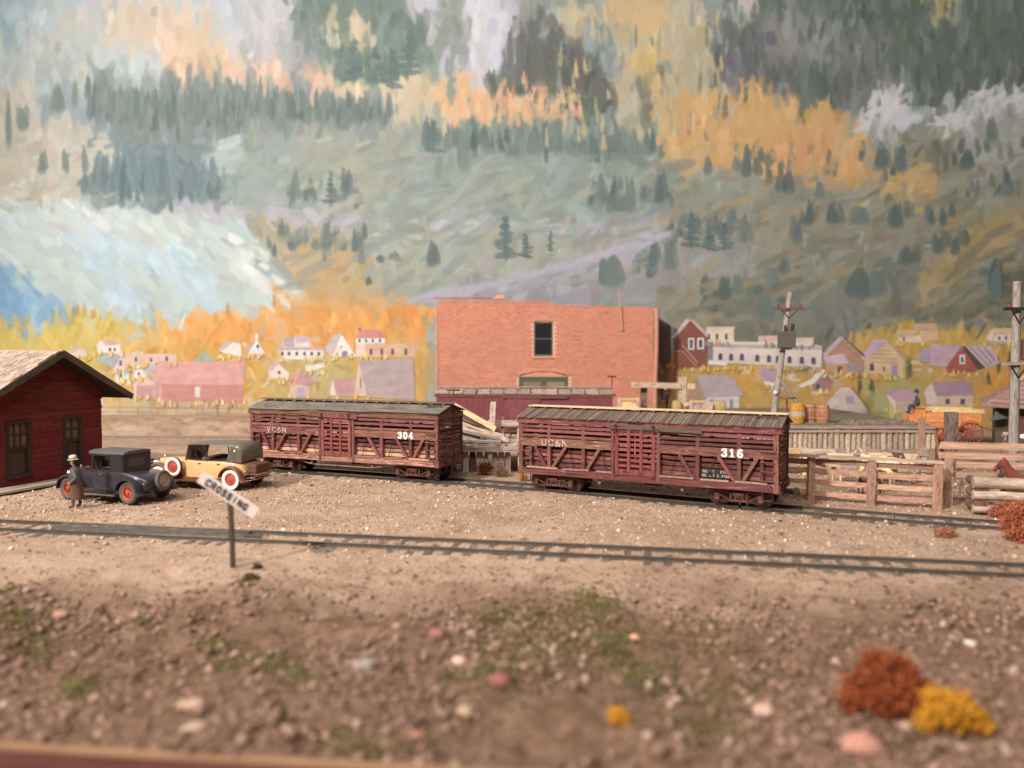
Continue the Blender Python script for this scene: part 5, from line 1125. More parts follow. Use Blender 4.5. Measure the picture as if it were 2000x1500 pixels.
# depot corner at the right edge
def depot():
    root = empty('depot', (28.05, 40.7, 0), rad(-30), 'dark green depot with a mauve overhanging hip roof behind the pole', 'depot')
    WL = basic('depot_wall', C(88, 84, 66), .85, .2, 2, .1); RF = wood('mauve_shingles', C(166, 128, 122), C(126, 92, 88), C(190, 150, 142), .6, .1)
    MB().b2((-2.0, 0, 0), (4, 4, 2.75)).build('wall', WL, root)
    mb = MB(); A = [(-2.7, -.9, 2.42), (4.8, -.9, 2.32), (4.8, 4.9, 2.4), (-2.7, 4.9, 2.5)]; T = [(.6, 1.6, 4.45), (3.4, 1.6, 4.45), (3.4, 2.4, 4.45), (.6, 2.4, 4.45)]
    mb.hexa([Vector(a) for a in A] + [Vector(t) for t in T]); mb.build('roof', RF, root)
    for k in range(6): plank('rafter_tail', root, (-2.2 + k * 1.1, -.7, 2.33), (-2.2 + k * 1.1, 0, 2.38), .1, .08, RUST)
    for k in range(9):
        f = k / 9; a = Vector(A[0]).lerp(Vector(T[0]), f); b = Vector(A[1]).lerp(Vector(T[1]), f); plank('shingle_course', root, a + Vector((0, -.02, .03)), b + Vector((0, -.02, .03)), .3, .04, RF, (0, -.64, .76))
    mb = MB(); mb.prism([(-1.35, -.06, 0), (-.35, -.06, 0), (-.35, -.06, 1.55), (-.6, -.06, 1.85), (-.85, -.06, 1.95), (-1.1, -.06, 1.85), (-1.35, -.06, 1.55)], (0, .08, 0)); mb.build('arched_door', basic('maroon_door', C(118, 74, 74), .8, .2, 3), root)
    mb = MB(); mb.lathe([(.04, .45), (.14, .25), (.42, 0), (.46, -.02), (.4, -.02), (.1, .2)], (-1.9, -.5, 1.72), (-.25, 0, 1), 16); mb.build('lamp_hood', basic('green_enamel', C(92, 98, 88), .5, .2, 3), root, 40)
    MB().tube([(-1.85, -.5, 2.1), (-1.6, -.2, 2.3), (-1.4, .02, 2.3)], .03, 6).build('lamp_bracket', IRON, root)
depot()

# ================================================================== wagon
def spoked(root, c, r, mat, n=16, axis=(0, 1, 0), rim=.045, name='wheel', wid=.07):
    c = Vector(c); ax = Vector(axis).normalized(); a = ax.orthogonal().normalized(); b = ax.cross(a); mb = MB()
    mb.lathe([(r - rim, -wid / 2), (r, -wid / 2), (r, wid / 2), (r - rim, wid / 2), (r - rim, -wid / 2)], c, ax, 28)
    for k in range(n):
        t = 2 * math.pi * k / n; d = a * math.cos(t) + b * math.sin(t); mb.cyl(c + d * .06, c + d * (r - rim * .6), .024, .018, 5)
    mb.cyl(c - ax * .1, c + ax * .1, .085, .065, 10); return mb.build(name, mat, root, 40)
def wagon():
    root = empty('farm_wagon', (25.2, 44.6, 0), rad(-6), 'orange wooden farm wagon with cream top board and red spoked wheel', 'wagon')
    WR = basic('wagon_red', C(166, 74, 72), .7, .2, 5, c2=C(186, 96, 90))
    MB().b2((-1.55, -.65, .95), (1.75, .65, 1.02)).build('floor', ORANGE, root)
    for s in (-1, 1):
        for k in range(3): plank('side_board', root, (-1.5, s * .66, 1.14 + k * .27), (1.72, s * .66, 1.14 + k * .27), .26, .06, ORANGE, (0, -1, 0))
        plank('top_board', root, (-1.0, s * .72, 2.0), (1.8, s * .72, 1.94), .24, .08, CREAMW, (0, -1, 0))
        for x in (-1.4, -.2, .55, 1.62): plank('stake', root, (x, s * .71, .95), (x, s * .71, 1.9), .09, .05, ORANGE, (0, -1, 0))
    for s in (-1.5, 1.72):
        for k in range(3): plank('end_board', root, (s, -.64, 1.14 + k * .27), (s, .64, 1.14 + k * .27), .26, .05, ORANGE, (1, 0, 0))
    plank('tailgate', root, (1.75, -.1, 1.1), (2.6, -.1, .86), 1.1, .06, ORANGE)
    MB().b2((-2.15, -.62, 1.25), (-1.52, .62, 1.7)).build('driver_box', ORANGE, root, bevel=.02); plank('seat', root, (-1.45, -.6, 2.12), (-1.45, .6, 2.12), .5, .08, ORANGE); MB().b2((-1.62, -.5, 1.7), (-1.3, .5, 2.08)).build('seat_riser', ORANGE, root)
    for x, r in ((-.42, .50), (1.0, .70)):
        MB().cyl((x, -.95, r), (x, .95, r), .05, n=8).build('axle', WR, root); MB().box((x, 0, (r + .95) / 2), (.2, .9, .95 - r + .1)).build('bolster', ORANGE, root)
        for s in (-1, 1): spoked(root, (x, s * .9, r), r, WR)
    MB().bar((-1.3, 0, .6), (-3.6, 0, .55), .1, .1).build('tongue', ORANGE, root)
wagon()

# ================================================================== bodies
def skin_body(name, J, E, rootj, mats, parent, levels=2):
    """J: joint -> (pos, radius), E: (joint, joint, material index); one continuous skinned surface"""
    keys = list(J); ix = {k: i for i, k in enumerate(keys)}
    me = bpy.data.meshes.new(name + '_skeleton'); me.from_pydata([J[k][0] for k in keys], [(ix[a], ix[b]) for a, b, _ in E], [])
    ob = bpy.data.objects.new(name + '_skeleton', me); col.objects.link(ob)
    md = ob.modifiers.new('skin', 'SKIN'); md.use_smooth_shade = True; md.branch_smoothing = .6
    for k in keys:
        sv = me.skin_vertices[0].data[ix[k]]; r = J[k][1]; sv.radius = (r, r) if not isinstance(r, tuple) else r; sv.use_root = (k == rootj)
    sb = ob.modifiers.new('sub', 'SUBSURF'); sb.levels = levels; sb.render_levels = levels
    dg = bpy.context.evaluated_depsgraph_get(); dg.update()
    out = bpy.data.meshes.new_from_object(ob.evaluated_get(dg)); out.name = name
    bpy.data.objects.remove(ob)
    out.materials.clear()
    for m in mats: out.materials.append(m)
    segs = [(Vector(J[a][0]), Vector(J[b][0]), mi, J[a][1] if not isinstance(J[a][1], tuple) else max(J[a][1])) for a, b, mi in E]
    for p in out.polygons:
        c = p.center; best = 1e9; bm_ = 0
        for a, b, mi, r in segs:
            ab = b - a; t = max(0, min(1, (c - a).dot(ab) / max(ab.length_squared, 1e-9))); d = (c - (a + ab * t)).length - r * .8
            if d < best: best = d; bm_ = mi
        p.material_index = bm_; p.use_smooth = True
    return link(name, out, parent)
def hand(J, E, tagp, w_, d, side, mi):
    """palm and five short bent fingers from wrist w_ along direction d"""
    w_, d = Vector(w_), Vector(d).normalized(); s = d.orthogonal().normalized() if abs(d.z) < .9 else Vector((1, 0, 0)); n_ = d.cross(s)
    J[tagp + 'palm'] = (w_ + d * .05, .036); E.append((tagp + 'wrist', tagp + 'palm', mi))
    for k in range(4):
        o = s * ((k - 1.5) * .022); a = w_ + d * .09 + o; L = (.035, .042, .04, .03)[k]
        J[tagp + 'f%d' % k] = (a, .010); J[tagp + 'g%d' % k] = (a + d * L + n_ * .018 * side, .009); E += [(tagp + 'palm', tagp + 'f%d' % k, mi), (tagp + 'f%d' % k, tagp + 'g%d' % k, mi)]
    J[tagp + 't0'] = (w_ + d * .045 + s * .045, .011); J[tagp + 't1'] = (w_ + d * .08 + s * .055, .009); E += [(tagp + 'palm', tagp + 't0', mi), (tagp + 't0', tagp + 't1', mi)]
def person(label, loc, rz, coat, legs, hatc, pose='stand', long_coat=None, hair=(70, 50, 40), group=None, shirt=None):
    """local +x is the way the person faces"""
    root = empty('person', loc, rz, label, 'person', group)
    cm = basic('coat_%d_%d_%d' % coat, C(*coat), .9, .2, 8, .2); lm = basic('legs_%d_%d_%d' % legs, C(*legs), .9, .2, 8); bm_ = basic('boots_%d' % legs[0], C(62, 52, 46), .7, .2, 8)
    J = {}; E = []
    sit = pose == 'sit'; hz = .50 if sit else .88
    lean = .10 if sit else .05
    J['pelvis'] = ((0, 0, hz), (.15, .12)); J['waist'] = ((.01, 0, hz + .17), (.145, .115)); J['chest'] = ((lean * .6, 0, hz + .36), (.175, .13)); J['neckb'] = ((lean, 0, hz + .52), .075); J['neck'] = ((lean + .02, 0, hz + .60), .055)
    J['jaw'] = ((lean + .05, 0, hz + .665), (.07, .075)); J['head'] = ((lean + .04, 0, hz + .76), (.085, .095)); J['crown'] = ((lean + .03, 0, hz + .83), (.075, .085)); J['nose'] = ((lean + .135, 0, hz + .715), .016)
    E += [('pelvis', 'waist', 0), ('waist', 'chest', 0), ('chest', 'neckb', 0), ('neckb', 'neck', 2), ('neck', 'jaw', 2), ('jaw', 'head', 2), ('head', 'crown', 2), ('head', 'nose', 2)]
    for s, q in ((1, 'l'), (-1, 'r')):
        if sit:
            J[q + 'hip'] = ((.04, s * .10, hz - .02), .10); J[q + 'knee'] = ((.46, s * .13, hz + .02), .075); J[q + 'ankle'] = ((.52, s * .13, hz - .38), .05); J[q + 'toe'] = ((.66, s * .14, hz - .43), .045)
        else:
            st = s * .07; J[q + 'hip'] = ((.0, s * .09, hz - .06), .10); J[q + 'knee'] = ((.03 + st, s * .10, .47), .07); J[q + 'ankle'] = ((-.01 + st, s * .10, .09), .05); J[q + 'toe'] = ((.14 + st, s * .12, .045), .042)
        E += [('pelvis', q + 'hip', 1), (q + 'hip', q + 'knee', 1), (q + 'knee', q + 'ankle', 1), (q + 'ankle', q + 'toe', 3)]
        J[q + 'sh'] = ((lean * .7, s * .20, hz + .45), .075)
        if sit: J[q + 'el'] = ((.10, s * .26, hz + .20), .055); J[q + 'wrist'] = ((.34, s * .17, hz + .16), .038); hd = (1, 0, -.1)
        elif pose == 'pocket': J[q + 'el'] = ((-.10, s * .28, hz + .20), .058); J[q + 'wrist'] = ((.10, s * .21, hz + .02), .042); hd = (.8, -s * .4, -.5)
        else: J[q + 'el'] = ((.03, s * .27, hz + .18), .056); J[q + 'wrist'] = ((.16, s * .24, hz - .04), .040); hd = (.4, 0, -1)
        E += [('chest', q + 'sh', 0), (q + 'sh', q + 'el', 0), (q + 'el', q + 'wrist', 0)]
        hand(J, E, q, J[q + 'wrist'][0], hd, s, 2)
    skin_body('body', J, E, 'pelvis', [cm, lm, SKIN, bm_], root)
    hx = lean + .035; hzz = hz + .80
    for s in (-1, 1):
        MB().lathe([(0, -.012), (.012, -.006), (.012, .006), (0, .012)], (lean + .118, s * .035, hz + .755), (1, 0, 0), 6).build('eye', BLACKP, root)
        MB().lathe([(0, -.014), (.026, -.008), (.03, .008), (0, .014)], (lean + .03, s * .098, hz + .735), (0, s, 0), 8).build('ear', SKIN, root, 40)
    MB().box((lean + .126, 0, hz + .66), (.012, .05, .01)).build('mouth', basic('lip_%d' % R.randrange(9999), C(170, 104, 88), .8), root)
    mb = MB(); mb.lathe([(.088, -.10), (.10, -.06), (.103, .0), (.09, .05)], (lean + .005, 0, hz + .775), (-.15, 0, 1), 14); mb.build('hair', basic('hair_%d_%d' % (hair[0], R.randrange(9999)), C(*hair), .9), root, 40)
    if hatc:
        HM = basic('hat_%d_%d_%d' % hatc, C(*hatc), .85, .15, 10)
        h_ = MB().lathe([(.165, .0), (.17, .012), (.122, .03), (.12, .10), (.105, .15), (.06, .165), (.0, .15)], (hx, 0, hzz), (.06, 0, 1), 20).build('hat', HM, root, 40)
        MB().lathe([(.127, .032), (.131, .034), (.127, .062), (.12, .062)], (hx, 0, hzz), (.06, 0, 1), 20).build('hat_band', BLACKP, h_)
    if long_coat:
        up, lo = long_coat; mb = MB(); secs = []
        for z, a, b, x in ((.30, .20, .20, -.03), (.42, .20, .195, -.02), (.62, .19, .19, -.01), (.86, .175, .185, .0), (1.05, .165, .185, .01), (1.22, .17, .205, .03), (1.36, .13, .19, .045), (1.42, .085, .12, .05)):
            secs.append([(x + a * math.cos(t) * (1 + .05 * math.sin(5 * t + z * 6)), b * math.sin(t), z) for t in [2 * math.pi * k / 22 for k in range(22)]])
        mb.loft(secs[:4]); mb.cur = 1; mb.loft(secs[3:], caps=True)
        mb.build('long_coat', [basic('coat_skirt', C(*lo), .9, .3, 5, .2), basic('coat_top', C(*up), .9, .2, 6, .2)], root, 60)
    return root
p_ = gp(150, 992)
man = person('man in a pale hat and long brown coat standing beside the black coupe', (p_.x, p_.y, G(p_.x, p_.y) + .01), rad(188), (104, 96, 100), (92, 84, 80), (206, 190, 170), 'pocket', ((84, 76, 78), (102, 72, 54)))
man.scale = (1.0, 1.0, .97)
person('man in a straw coloured hat behind the tall pen fence', (21.25, 33.0, G(21.25, 33.0)), rad(250), (150, 124, 116), (90, 80, 76), (186, 170, 158))
person('worker in black clothes with a white shirt under the hoist beam', (10.42, 51.6, YARD), rad(200), (62, 56, 58), (50, 44, 46), None, hair=(190, 150, 120))
dv = person('driver in blue clothes seated at the front of the orange wagon', (23.75, 44.78, 1.70), rad(172), (74, 84, 104), (70, 74, 84), (70, 76, 90), 'sit')

def beast(name, label, loc, rz, c, patch, cat, s=1.0, neck=1.0, group=None, horns=True, horse=False):
    root = empty(name, loc, rz, label, cat, group); root.scale = (s, s, s)
    m = basic(name + '_coat_%d' % R.randrange(9999), C(*c), .85, .12, 1.3, .1, rnd=.03)
    m2 = basic(name + '_patch_%d' % R.randrange(9999), C(*patch), .85, .2, 3); DKH = basic('hoof_%d' % R.randrange(9999), C(70, 56, 48), .7)
    J = {'rump': ((-.78, 0, 1.08), (.25, .27)), 'loin': ((-.35, 0, 1.04), (.29, .30)), 'belly': ((.1, 0, .98), (.31, .34)), 'chest': ((.55, 0, 1.02), (.26, .33)), 'tail0': ((-1.02, 0, 1.22), .05), 'tail1': ((-1.1, 0, .85), .035), 'tail2': ((-1.12, 0, .5), .05)}
    if horse: J.update({'neck': ((.86, 0, 1.38), (.14, .2)), 'poll': ((1.06, 0, 1.72), (.10, .13)), 'face': ((1.22, 0, 1.58), (.08, .10)), 'muzzle': ((1.36, 0, 1.40), (.06, .07))})
    else: J.update({'neck': ((.86, 0, 1.10 + .1 * neck), (.17, .22)), 'poll': ((1.10, 0, 1.16 + .2 * neck), (.12, .14)), 'face': ((1.30, 0, 1.06 + .16 * neck), (.10, .12)), 'muzzle': ((1.46, 0, .94 + .14 * neck), (.085, .09))})
    E = [('rump', 'loin', 0), ('loin', 'belly', 1), ('belly', 'chest', 0), ('chest', 'neck', 0), ('neck', 'poll', 0), ('poll', 'face', 1), ('face', 'muzzle', 0), ('rump', 'tail0', 0), ('tail0', 'tail1', 0), ('tail1', 'tail2', 1)]
    for q, sg in (('l', 1), ('r', -1)):
        J[q + 'ear'] = ((J['poll'][0][0] - .02, sg * (.07 if horse else .24), J['poll'][0][2] + (.2 if horse else .04)), .03); E.append(('poll', q + 'ear', 0))
        st = sg * .07
        J[q + 'hip'] = ((-.80, sg * .17, .90), .15); J[q + 'stifle'] = ((-.66 + st, sg * .19, .68), .11); J[q + 'hock'] = ((-.92 + st, sg * .18, .44), .06); J[q + 'hf'] = ((-.88 + st, sg * .18, .09), .05); J[q + 'hh'] = ((-.84 + st, sg * .18, .03), .055)
        J[q + 'sho'] = ((.52, sg * .17, .80), .13); J[q + 'kn'] = ((.54 - st, sg * .17, .42), .06); J[q + 'ff'] = ((.52 - st, sg * .17, .09), .045); J[q + 'fh'] = ((.55 - st, sg * .17, .03), .055)
        E += [('rump', q + 'hip', 0), (q + 'hip', q + 'stifle', 0), (q + 'stifle', q + 'hock', 0), (q + 'hock', q + 'hf', 0), (q + 'hf', q + 'hh', 2), ('chest', q + 'sho', 0), (q + 'sho', q + 'kn', 0), (q + 'kn', q + 'ff', 0), (q + 'ff', q + 'fh', 2)]
    skin_body('body', J, E, 'belly', [m, m2, DKH], root)
    px, pz = J['poll'][0][0], J['poll'][0][2]
    for sg in (-1, 1):
        if horns: MB().tube([(px, sg * .1, pz + .1), (px + .04, sg * .24, pz + .14), (px + .1, sg * .28, pz + .26)], .028, 6).build('horn', basic('horn_%d' % R.randrange(9999), C(220, 200, 170), .5), root)
        MB().lathe([(0, -.02), (.02, 0), (0, .02)], (px + .12, sg * (.105 if not horse else .09), pz + .0), (0, 1, 0), 6).build('eye', BLACKP, root)
    if horse: MB().prism([(.7, -.02, 1.42), (.98, -.02, 1.86), (1.06, -.02, 1.80), (.86, -.02, 1.40)], (0, .04, 0)).build('mane', BLACKP, root)
    return root
gcow = 'cattle in the board fenced pen'
for lb, x, y, a, c, pc in (('cream cow with a brown patch standing in the pen', 12.35, 30.2, 8, (226, 196, 150), (146, 100, 76)), ('pale yellow cow facing the fence post', 14.3, 29.6, -70, (232, 206, 160), (206, 170, 124)),
                     ('brown and cream cow near the ramp', 15.2, 30.6, 175, (216, 180, 140), (120, 76, 60)), ('dark brown calf low behind the fence rails', 13.3, 28.3, 30, (112, 72, 60), (84, 52, 46))):
    beast('cow', lb, (x, y, G(x, y)), rad(a), c, pc, 'cow', .66 if 'calf' in lb else .98, 0.0, gcow, 'calf' not in lb)
beast('horse', 'reddish brown horse with raised head beside the log crib', (17.2, 25.0, G(17.2, 25.0)), rad(163), (128, 66, 52), (104, 52, 44), 'horse', .93, horse=True, horns=False)

# ================================================================== motor cars
def road_wheel(root, x, y, r, rimm, tyrem, side, spokes=10, white=None, name='wheel', axis=None):
    ax = Vector(axis or (0, side, 0)).normalized(); c = Vector((x, y, r)) if not isinstance(x, Vector) else x
    mb = MB(); mb.lathe([(r * .50, -.05), (r * .60, -.06), (r * .62, .06), (r * .56, .065), (r * .50, .04), (r * .50, -.05)], c, ax, 24)
    if spokes:
        a = ax.orthogonal().normalized(); b = ax.cross(a)
        for k in range(spokes): t = 2 * math.pi * k / spokes; d = a * math.cos(t) + b * math.sin(t); mb.cyl(c + d * .04, c + d * r * .54, .024, .018, 6)
    else: mb.lathe([(0, -.03), (r * .55, -.03), (r * .55, .02), (r * .42, .045), (r * .2, .05), (0, .06)], c, ax, 22)
    mb.cyl(c - ax * .03, c + ax * .075, .07, .05, 10)
    w_ = mb.build(name, rimm, root, 40); t_ = MB().torus(c, ax, r * .79, r * .205, 28, 10).build('tyre', tyrem, w_, 60)
    if white: MB().lathe([(r * .60, .062), (r * .66, .082), (r * .79, .092), (r * .90, .082), (r * .94, .06)], c, ax, 28).build('whitewall', white, w_, 40)
    return w_
def fender(root, cx, cz, r0, y, wd, a0, a1, mat, tail=None, name='fender'):
    secs = []
    pts = [(cx + r0 * math.cos(rad(a)), cz + r0 * math.sin(rad(a))) for a in np.linspace(a0, a1, 12)]
    if tail: pts += tail
    for i, (x, z) in enumerate(pts):
        x0, z0 = pts[max(i - 1, 0)]; x1, z1 = pts[min(i + 1, len(pts) - 1)]; t = Vector((x1 - x0, 0, z1 - z0)).normalized(); n = Vector((-t.z, 0, t.x))
        if n.dot(Vector((x - cx, 0, z - cz))) < 0: n = -n
        c = Vector((x, y, z)); h = wd / 2
        secs.append([c + Vector((0, -h, 0)) - n * .04, c + Vector((0, -h * .9, 0)) + n * .01, c + Vector((0, -h * .4, 0)) + n * .035, c + Vector((0, h * .4, 0)) + n * .035, c + Vector((0, h * .9, 0)) + n * .01, c + Vector((0, h, 0)) - n * .04, c + Vector((0, h * .9, 0)) - n * .02, c + Vector((0, -h * .9, 0)) - n * .02])
    return MB().loft(secs).build(name, mat, root, 50)
CHR = basic('worn_chrome', C(200, 190, 180), .25, .15, 6, 0, .9)
RUB = basic('grey_rubber', C(92, 86, 82), .8, .15, 8); RUBB = basic('black_rubber', C(48, 44, 42), .8, .15, 8)
def motor_car(kind, label, loc, rz):
    coupe = kind == 'coupe'; root = empty('motor_car', loc, rz, label, 'car', 'vintage motor cars by the station')
    if coupe:
        body = basic('aubergine_enamel', C(60, 51, 56), .30, .12, 4, 0, .1, coat=.5); fen = basic('dusty_black_enamel', C(58, 54, 58), .38, .2, 5, 0, .1, coat=.4); rim = basic('orange_rim', C(176, 88, 58), .5, .15, 8); rub = RUB; wt = None; topm = basic('grey_top', C(98, 92, 92), .7, .15, 5)
        wb, r, w_ = 1.36, .40, .66
    else:
        body = basic('tan_enamel', C(226, 176, 122), .4, .08, 3, 0, 0, coat=.5); fen = basic('brown_enamel', C(134, 86, 62), .35, .15, 4, 0, .1, coat=.5); rim = basic('red_rim', C(170, 76, 66), .5, .12, 8); rub = basic('tyre_brown', C(70, 58, 52), .8); wt = basic('whitewall_rubber', C(232, 220, 208, 1), .7, .08, 8); topm = basic('dark_canvas', C(102, 92, 78), .5, .25, 4, .1, coat=.2)
        wb, r, w_ = 1.66, .41, .70
    def sec(x, hw, zb, zt, rd=.08):
        return [(x, -hw, zb), (x, -hw, zt - rd), (x, -hw + rd * .35, zt - rd * .3), (x, -hw + rd, zt), (x, hw - rd, zt), (x, hw - rd * .35, zt - rd * .3), (x, hw, zt - rd), (x, hw, zb)]
    if coupe:
        secs = [sec(-1.98, .40, .52, .74, .12), (sec(-1.86, .56, .46, .86, .12)), sec(-1.5, .63, .43, .99, .1), sec(-1.0, w_, .42, 1.07), sec(-.5, w_, .42, 1.09), sec(.1, w_, .42, 1.10), sec(.42, .62, .42, 1.10), sec(.62, .52, .44, 1.09, .1), sec(1.2, .42, .46, 1.06, .12), sec(1.60, .36, .48, 1.03, .12)]
    else:
        secs = [sec(-2.12, .50, .56, .90, .12), sec(-2.02, .62, .50, 1.02, .1), sec(-1.6, .68, .44, 1.07), sec(-.9, w_, .42, 1.06), sec(0, w_, .42, 1.05), sec(.45, .64, .42, 1.07), sec(.62, .54, .44, 1.08, .1), sec(1.3, .43, .46, 1.06, .12), sec(1.98, .37, .48, 1.04, .12)]
    b = MB().loft(secs).build('body', body, root, 50)
    rx = secs[-1][0][0]
    rg = MB().loft([sec(rx, .37, .46, 1.06, .1), sec(rx + .09, .36, .46, 1.05, .1)]).build('radiator', CHR, root, 40)
    MB().b2((rx + .085, -.29, .52), (rx + .10, .29, .98)).build('radiator_grille', RUBB, rg)
    MB().lathe([(.03, 0), (.04, .04), (.02, .09), (0, .1)], (rx + .04, 0, 1.05), (0, 0, 1), 10).build('radiator_cap', CHR, rg)
    for s in (-1, 1):
        fender(root, -wb, r, r + .09, s * .76, .30, 8, 172, fen, [(-wb - r - .14, r - .02), (-wb - r - .2, r - .06)], 'rear_fender')
        fender(root, wb, r, r + .09, s * .74, .30, 0, 140, fen, [(wb - .58, .46), (wb - .80, .32)], 'front_fender')
        MB().b2((-wb + .45, s * .62, .28), (wb - .74, s * .92, .33)).build('running_board', fen, root, bevel=.01)
        MB().b2((-wb + .45, s * .92, .285), (wb - .74, s * .935, .33)).build('running_board_trim', CHR, root)
        MB().b2((-wb + .4, s * .58, .30), (wb - .6, s * .64, .45)).build('valance', fen, root)
        for x in (-wb, wb): road_wheel(root, x, s * .74, r, rim, rub, s, 12 if coupe else 0, wt)
        MB().lathe([(0, -.16), (.08, -.1), (.13, .02), (.135, .05), (.11, .06), (0, .065)], (rx + .05, s * .42, .88), (1, 0, 0), 14).build('headlight', CHR, root, 40)
        MB().lathe([(.0, 0), (.05, .01), (.05, .05), (0, .06)], (-wb - .52, s * .60, .72), (-1, 0, 0), 10).build('tail_light', CHR, root, 40)
        MB().box((-.05 if coupe else -.2, s * (w_ + .025), .98), (.12, .03, .03)).build('door_handle', CHR, root)
        if not coupe: MB().box((-1.05, s * (w_ + .02), .98), (.12, .03, .03)).build('door_handle', CHR, root)
    for x, sg in ((rx + .32, 1), (-wb - r - .38, -1)):
        mb = MB()
        for z in (.40, .50): mb.tube([(x - sg * .08, -.78, z), (x, -.4, z), (x, .4, z), (x - sg * .08, .78, z)], .022, 6)
        for y in (-.4, .4): mb.bar((x, y, .45), (x - sg * .4, y, .45), .04, .05)
        mb.build('bumper', CHR if not coupe else IRON, root)
    MB().b2((-wb - .2, -.35, .3), (wb + .2, .35, .42)).build('chassis', RUBB, root)
    for x in (-wb, wb): MB().cyl((x, -.72, r), (x, .72, r), .05, n=8).build('axle', RUBB, root)
    z0 = 1.07; mb = MB(); st = basic(kind + '_seat', C(98, 74, 58), .8)
    if coupe:
        zt = 1.70
        mb.b2((-.86, -.5, .9), (-.42, .5, 1.2)); mb.build('seat', st, root, bevel=.04)
        # pillars, quarter panels, rear wall with window, roof
        mb = MB()
        for s in (-1, 1):
            mb.bar((.42, s * .60, z0), (.34, s * .60, zt), .06, .06); mb.bar((-.44, s * .63, z0), (-.42, s * .62, zt), .06, .06)
            mb.b2((-.96, s * .60, z0 - .02), (-.44, s * .64, zt)); mb.b2((-.42, s * .60, zt - .09), (.36, s * .64, zt + .0)); mb.b2((-.42, s * .61, z0 - .01), (.40, s * .645, z0 + .05))
        mb.b2((-1.0, -.62, z0 - .04), (-.95, .62, z0 + .16)); mb.b2((-1.0, -.62, zt - .16), (-.95, .62, zt)); mb.b2((-1.0, -.62, z0 + .16), (-.95, -.34, zt - .16)); mb.b2((-1.0, .34, z0 + .16), (-.95, .62, zt - .16))
        mb.b2((.34, -.6, zt - .08), (.40, .6, zt)); mb.build('cab', body, root, bevel=.012)
        MB().b2((-.985, -.34, z0 + .16), (-.965, .34, zt - .16)).build('rear_window', basic('smoky_glass', C(86, 76, 66), .15, .1, 3, spec=.6), root)
        MB().loft([[(x, y * k, z) for y, z in ((-.64, zt - .02), (-.62, zt + .05), (-.4, zt + .09), (.4, zt + .09), (.62, zt + .05), (.64, zt - .02))] for x, k in ((-1.03, .94), (-.95, 1.0), (0, 1.01), (.42, 1.0), (.56, .96))]).build('roof', topm, root, 50)
        MB().b2((.40, -.57, zt - .10), (.60, .57, zt - .06)).build('sun_visor', body, root)
        MB().b2((.40, -.54, z0 + .04), (.41, .54, zt - .08)).build('windshield', basic('clear_screen', C(120, 106, 88), .1, .05, 3, spec=.5), root)
        sp = Vector((-2.16, 0.0, .78)); road_wheel(root, sp, 0, .36, basic('spare_rim', C(150, 130, 112), .5), rub, 1, 0, None, 'spare_wheel', (-1, 0, .12))
        MB().bar((-2.14, 0, .76), (-1.9, 0, .66), .08, .08).build('spare_bracket', IRON, root)
    else:
        zt = 1.70
        mb.b2((-1.85, -.58, .96), (-1.5, .58, 1.22)); mb.b2((-.55, -.58, .96), (-.2, .58, 1.2)); mb.build('seat', st, root, bevel=.04)
        MB().loft([sec(-1.75, .60, 1.0, 1.085, .02), sec(.35, .58, 1.0, 1.085, .02)]).build('interior', RUBB, root)
        mb = MB()
        for s in (-1, 1): mb.bar((.52, s * .60, 1.05), (.36, s * .60, zt - .03), .045, .045)
        mb.bar((.36, -.6, zt - .03), (.36, .6, zt - .03), .05, .05); mb.bar((.50, -.6, 1.10), (.50, .6, 1.10), .05, .05); mb.build('windshield_frame', CHR, root)
        MB().hexa([(.505, -.58, 1.1), (.515, -.58, 1.1), (.515, .58, 1.1), (.505, .58, 1.1), (.375, -.58, zt - .06), (.385, -.58, zt - .06), (.385, .58, zt - .06), (.375, .58, zt - .06)]).build('windshield', basic('pale_screen', C(150, 134, 112), .1, .05, 3, spec=.5), root)
        # canvas top with deep rear quarters
        prof = [(.42, 1.66, 1.69), (.0, 1.69, 1.735), (-.8, 1.70, 1.755), (-1.4, 1.66, 1.76), (-1.9, 1.58, 1.75), (-2.08, 1.30, 1.60), (-2.10, 1.07, 1.13)]
        MB().loft([[(x, y, z) for y, z in ((-.67, lo), (-.655, (lo + hi) / 2), (-.58, hi), (0, hi + .035), (.58, hi), (.655, (lo + hi) / 2), (.67, lo), (.6, lo + .01), (0, hi - .02), (-.6, lo + .01))] for x, lo, hi in prof]).build('canvas_top', topm, root, 60)
        for s in (-1, 1):
            MB().prism([(-1.36, s * .672, 1.06), (-2.09, s * .672, 1.06), (-2.05, s * .672, 1.40), (-1.9, s * .672, 1.62), (-1.62, s * .672, 1.66), (-1.52, s * .672, 1.42)], (0, -s * .03, 0)).build('quarter_curtain', topm, root)
            MB().cyl((-1.78, s * .66, 1.50), (-1.78, s * .70, 1.50), .035, n=10).build('top_button', WHITE, root)
            MB().bar((-.5, s * .655, 1.06), (-.5, s * .655, 1.74), .03, .03).build('bow', IRON, root)
            road_wheel(root, Vector((.92, s * .80, .80)), 0, .40, rim, rub, s, 0, wt, 'spare_wheel', (0, s, 0))
            MB().box((.92, s * .66, .6), (.1, .25, .3)).build('spare_bracket', IRON, root)
        MB().b2((-2.62, -.5, .58), (-2.16, .5, .64)).build('luggage_rack', CHR, root)
        MB().b2((-2.56, -.46, .64), (-2.18, .46, .98)).build('trunk', basic('brown_trunk', C(104, 70, 52), .6, .2, 4), root, bevel=.05)
    MB().torus((.14 if coupe else .12, .30, 1.22), (-.8, 0, .6), .19, .02, 20, 6).build('steering_wheel', RUBB, root); MB().cyl((.14, .30, 1.22), (.5, .30, .95), .02, n=6).build('steering_column', RUBB, root)
    return root
